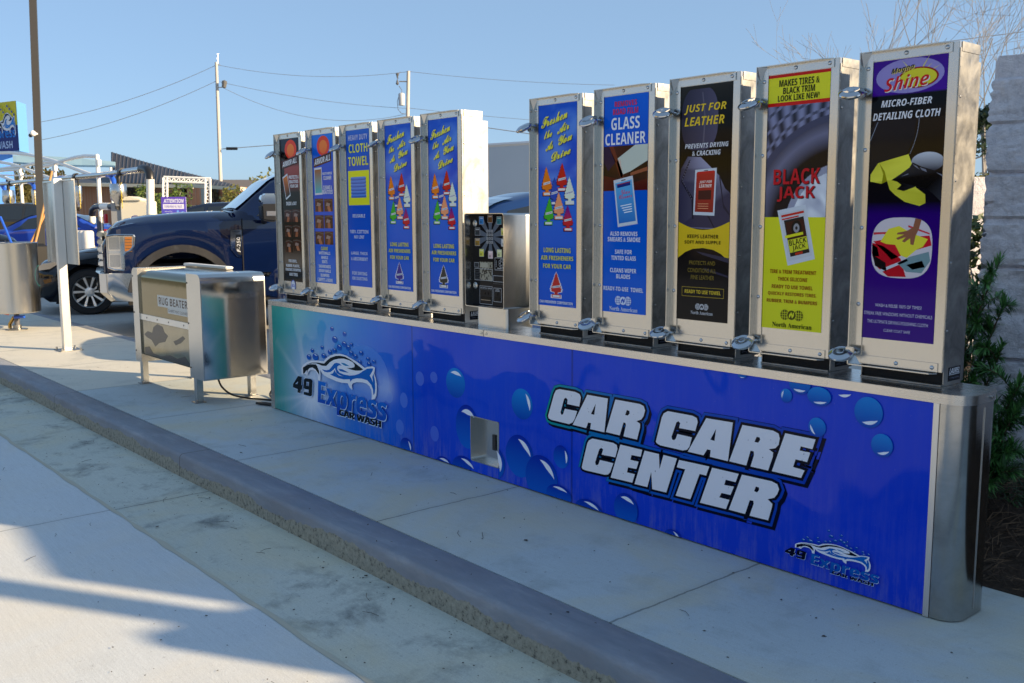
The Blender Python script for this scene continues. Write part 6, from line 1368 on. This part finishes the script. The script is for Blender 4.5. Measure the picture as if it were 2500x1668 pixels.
barkm = mat('bare_bark', (.30, .285, .275), .9)
def bare_tree(base, h, label, seed, lean=(0, 0)):
    random.seed(seed); b = Vector(base); r = root('bare_tree', b, label, 'tree', 'bare winter trees at the upper right'); tr = MB(); cr = MB()
    def grow_(p, d, L, rad, dep, mb):
        q = p; pts = [p]; rs = [rad]
        for k in range(4):
            d = (d+Vector((random.uniform(-.13, .13), random.uniform(-.13, .13), random.uniform(-.02, .08)))).normalized(); q = q+d*L/4; pts.append(q); rs.append(rad*(1-.4*(k+1)/4))
        mb.tube(pts, [max(q_, .0034) for q_ in rs], 6 if rad > .02 else 4, cap=False)
        if dep == 0: return
        for k in range(random.choice((2, 3, 3)) if dep > 1 else 3):
            i = random.choice((2, 3, 4)); a = random.uniform(0, 2*pi); sp = random.uniform(.35, .75); o_ = d.orthogonal().normalized(); w_ = o_*cos(a)+d.cross(o_)*sin(a)
            grow_(pts[i], (d+w_*sp+Vector((0, 0, .12))).normalized(), L*random.uniform(.62, .82), rs[i]*.62, dep-1, cr)
    grow_(b, Vector((lean[0], lean[1], 1)).normalized(), h*.36, .08, 5, tr)
    tr.build('trunk', barkm, r); cr.build('crown', barkm, r, recalc=False)
for i, (px, d, h, lab) in enumerate(((2105, 22, 8.6, 'leftmost bare winter tree above the machines at the upper right'), (2245, 24, 9.0, 'middle bare winter tree above the rightmost machine'), (2405, 21, 7.6, 'bare winter tree nearest the block wall at the upper right'))):
    c = at(px, 530, d); bare_tree((c.x, c.y, GZ), h, lab, 21+i)
def leafy(name, base, h, rad, label, seed, c0, c1, n=2600, ls=.09, group=None, trunk=.12, flat=1., gap=.35):
    random.seed(seed); b = Vector(base); r = root(name, b, label, 'tree', group)
    tb_ = MB().tube([b, b+Vector((.1, 0, h*.45)), b+Vector((0, .1, h*.8))], [trunk, trunk*.7, trunk*.3], 8)
    cl = [(b+Vector((random.uniform(-1, 1)*rad*.75, random.uniform(-1, 1)*rad*.75, h*.35+random.random()*h*.6)), random.uniform(.3, .55)*rad) for k in range(16)]
    for c, q in cl: tb_.tube([b+Vector((0, 0, h*.4)), c], [trunk*.35, trunk*.1], 5)
    lf = MB()
    for k in range(n):
        c, q = random.choice(cl); v_ = Vector((random.gauss(0, 1), random.gauss(0, 1), random.gauss(0, 1)*flat)); v_ = v_.normalized()*q*random.random()**.4; p = c+v_
        a = Vector((random.uniform(-1, 1), random.uniform(-1, 1), random.uniform(-1, 1))).normalized(); e = a.orthogonal().normalized(); s_ = ls*random.uniform(.6, 1.4)
        lf.add([p-a*s_, p+e*s_*.45, p+a*s_, p-e*s_*.45], [(0, 1, 2, 3)], 0, mixc(c0, c1, random.random()))
    tb_.build('trunk', barkm, r); lf.build('crown', leafm, r, recalc=False)
c = at(410, 500, 50); leafy('small_tree', (c.x, c.y, GZ), 2.9, 1.25, 'small bright green tree in front of the brick building', 31, (.05, .10, .02), (.16, .22, .05), 2400, .10)
c = at(640, 500, 36); leafy('small_tree', (c.x, c.y, GZ), 2.7, 1.3, 'yellow-green bushy tree above the pickup windshield', 32, (.10, .11, .02), (.26, .24, .06), 2600, .08)
for i, (px, d, h, lab) in enumerate(((35, 62, 4.6, 'olive tree behind the stalls at the left edge'), (105, 66, 4.4, 'olive tree behind the light pole'), (60, 90, 4.2, 'farther brown-green tree behind the stalls'))):
    c = at(px, 500, d); leafy('olive_tree', (c.x, c.y, GZ), h, 2.2, lab, 41+i, (.06, .06, .02), (.17, .15, .06), 2600, .15, 'trees behind the vacuum stalls')
c = at(2412, 500, 13); leafy('pine_tree', (c.x, c.y, GZ), 2.9, .38, 'dark green pine behind the gap between the machine and the block wall', 51, (.008, .022, .010), (.03, .06, .022), 3200, .035)
c = at(2398, 500, 10); leafy('shrub_tree', (c.x, c.y, GZ), 1.9, .55, 'yellow-green shrub behind the rightmost machine, below the pine', 52, (.05, .06, .01), (.20, .19, .04), 2400, .04)
c = at(2405, 640, 6.3); leafy('vine_shrub', (c.x, c.y, -.05), 1.35, .35, 'dark vine-covered shrub in the gap beside the block wall', 53, (.012, .03, .008), (.06, .10, .02), 1800, .03)
# wooded skyline behind everything
hz = MB(); random.seed(77)
for k in range(9000):
    an = radians(random.uniform(15, 85)); d = random.uniform(130, 190); x = CAM.x-sin(an)*d; y = CAM.y+cos(an)*d; h = 3.2+2.0*vnoise(an*30, 1)
    p = Vector((x, y, random.random()**.7*h)); a = Vector((random.uniform(-1, 1), random.uniform(-1, 1), random.uniform(-1, 1))).normalized(); e = a.orthogonal().normalized(); s_ = random.uniform(.5, 1.1)
    hz.add([p-a*s_, p+e*s_*.6, p+a*s_, p-e*s_*.6], [(0, 1, 2, 3)], 0, mixc((.035, .05, .025), (.10, .11, .05), random.random()))
o = hz.build('far_woods', leafm, None, recalc=False); tag(o, kind='stuff')
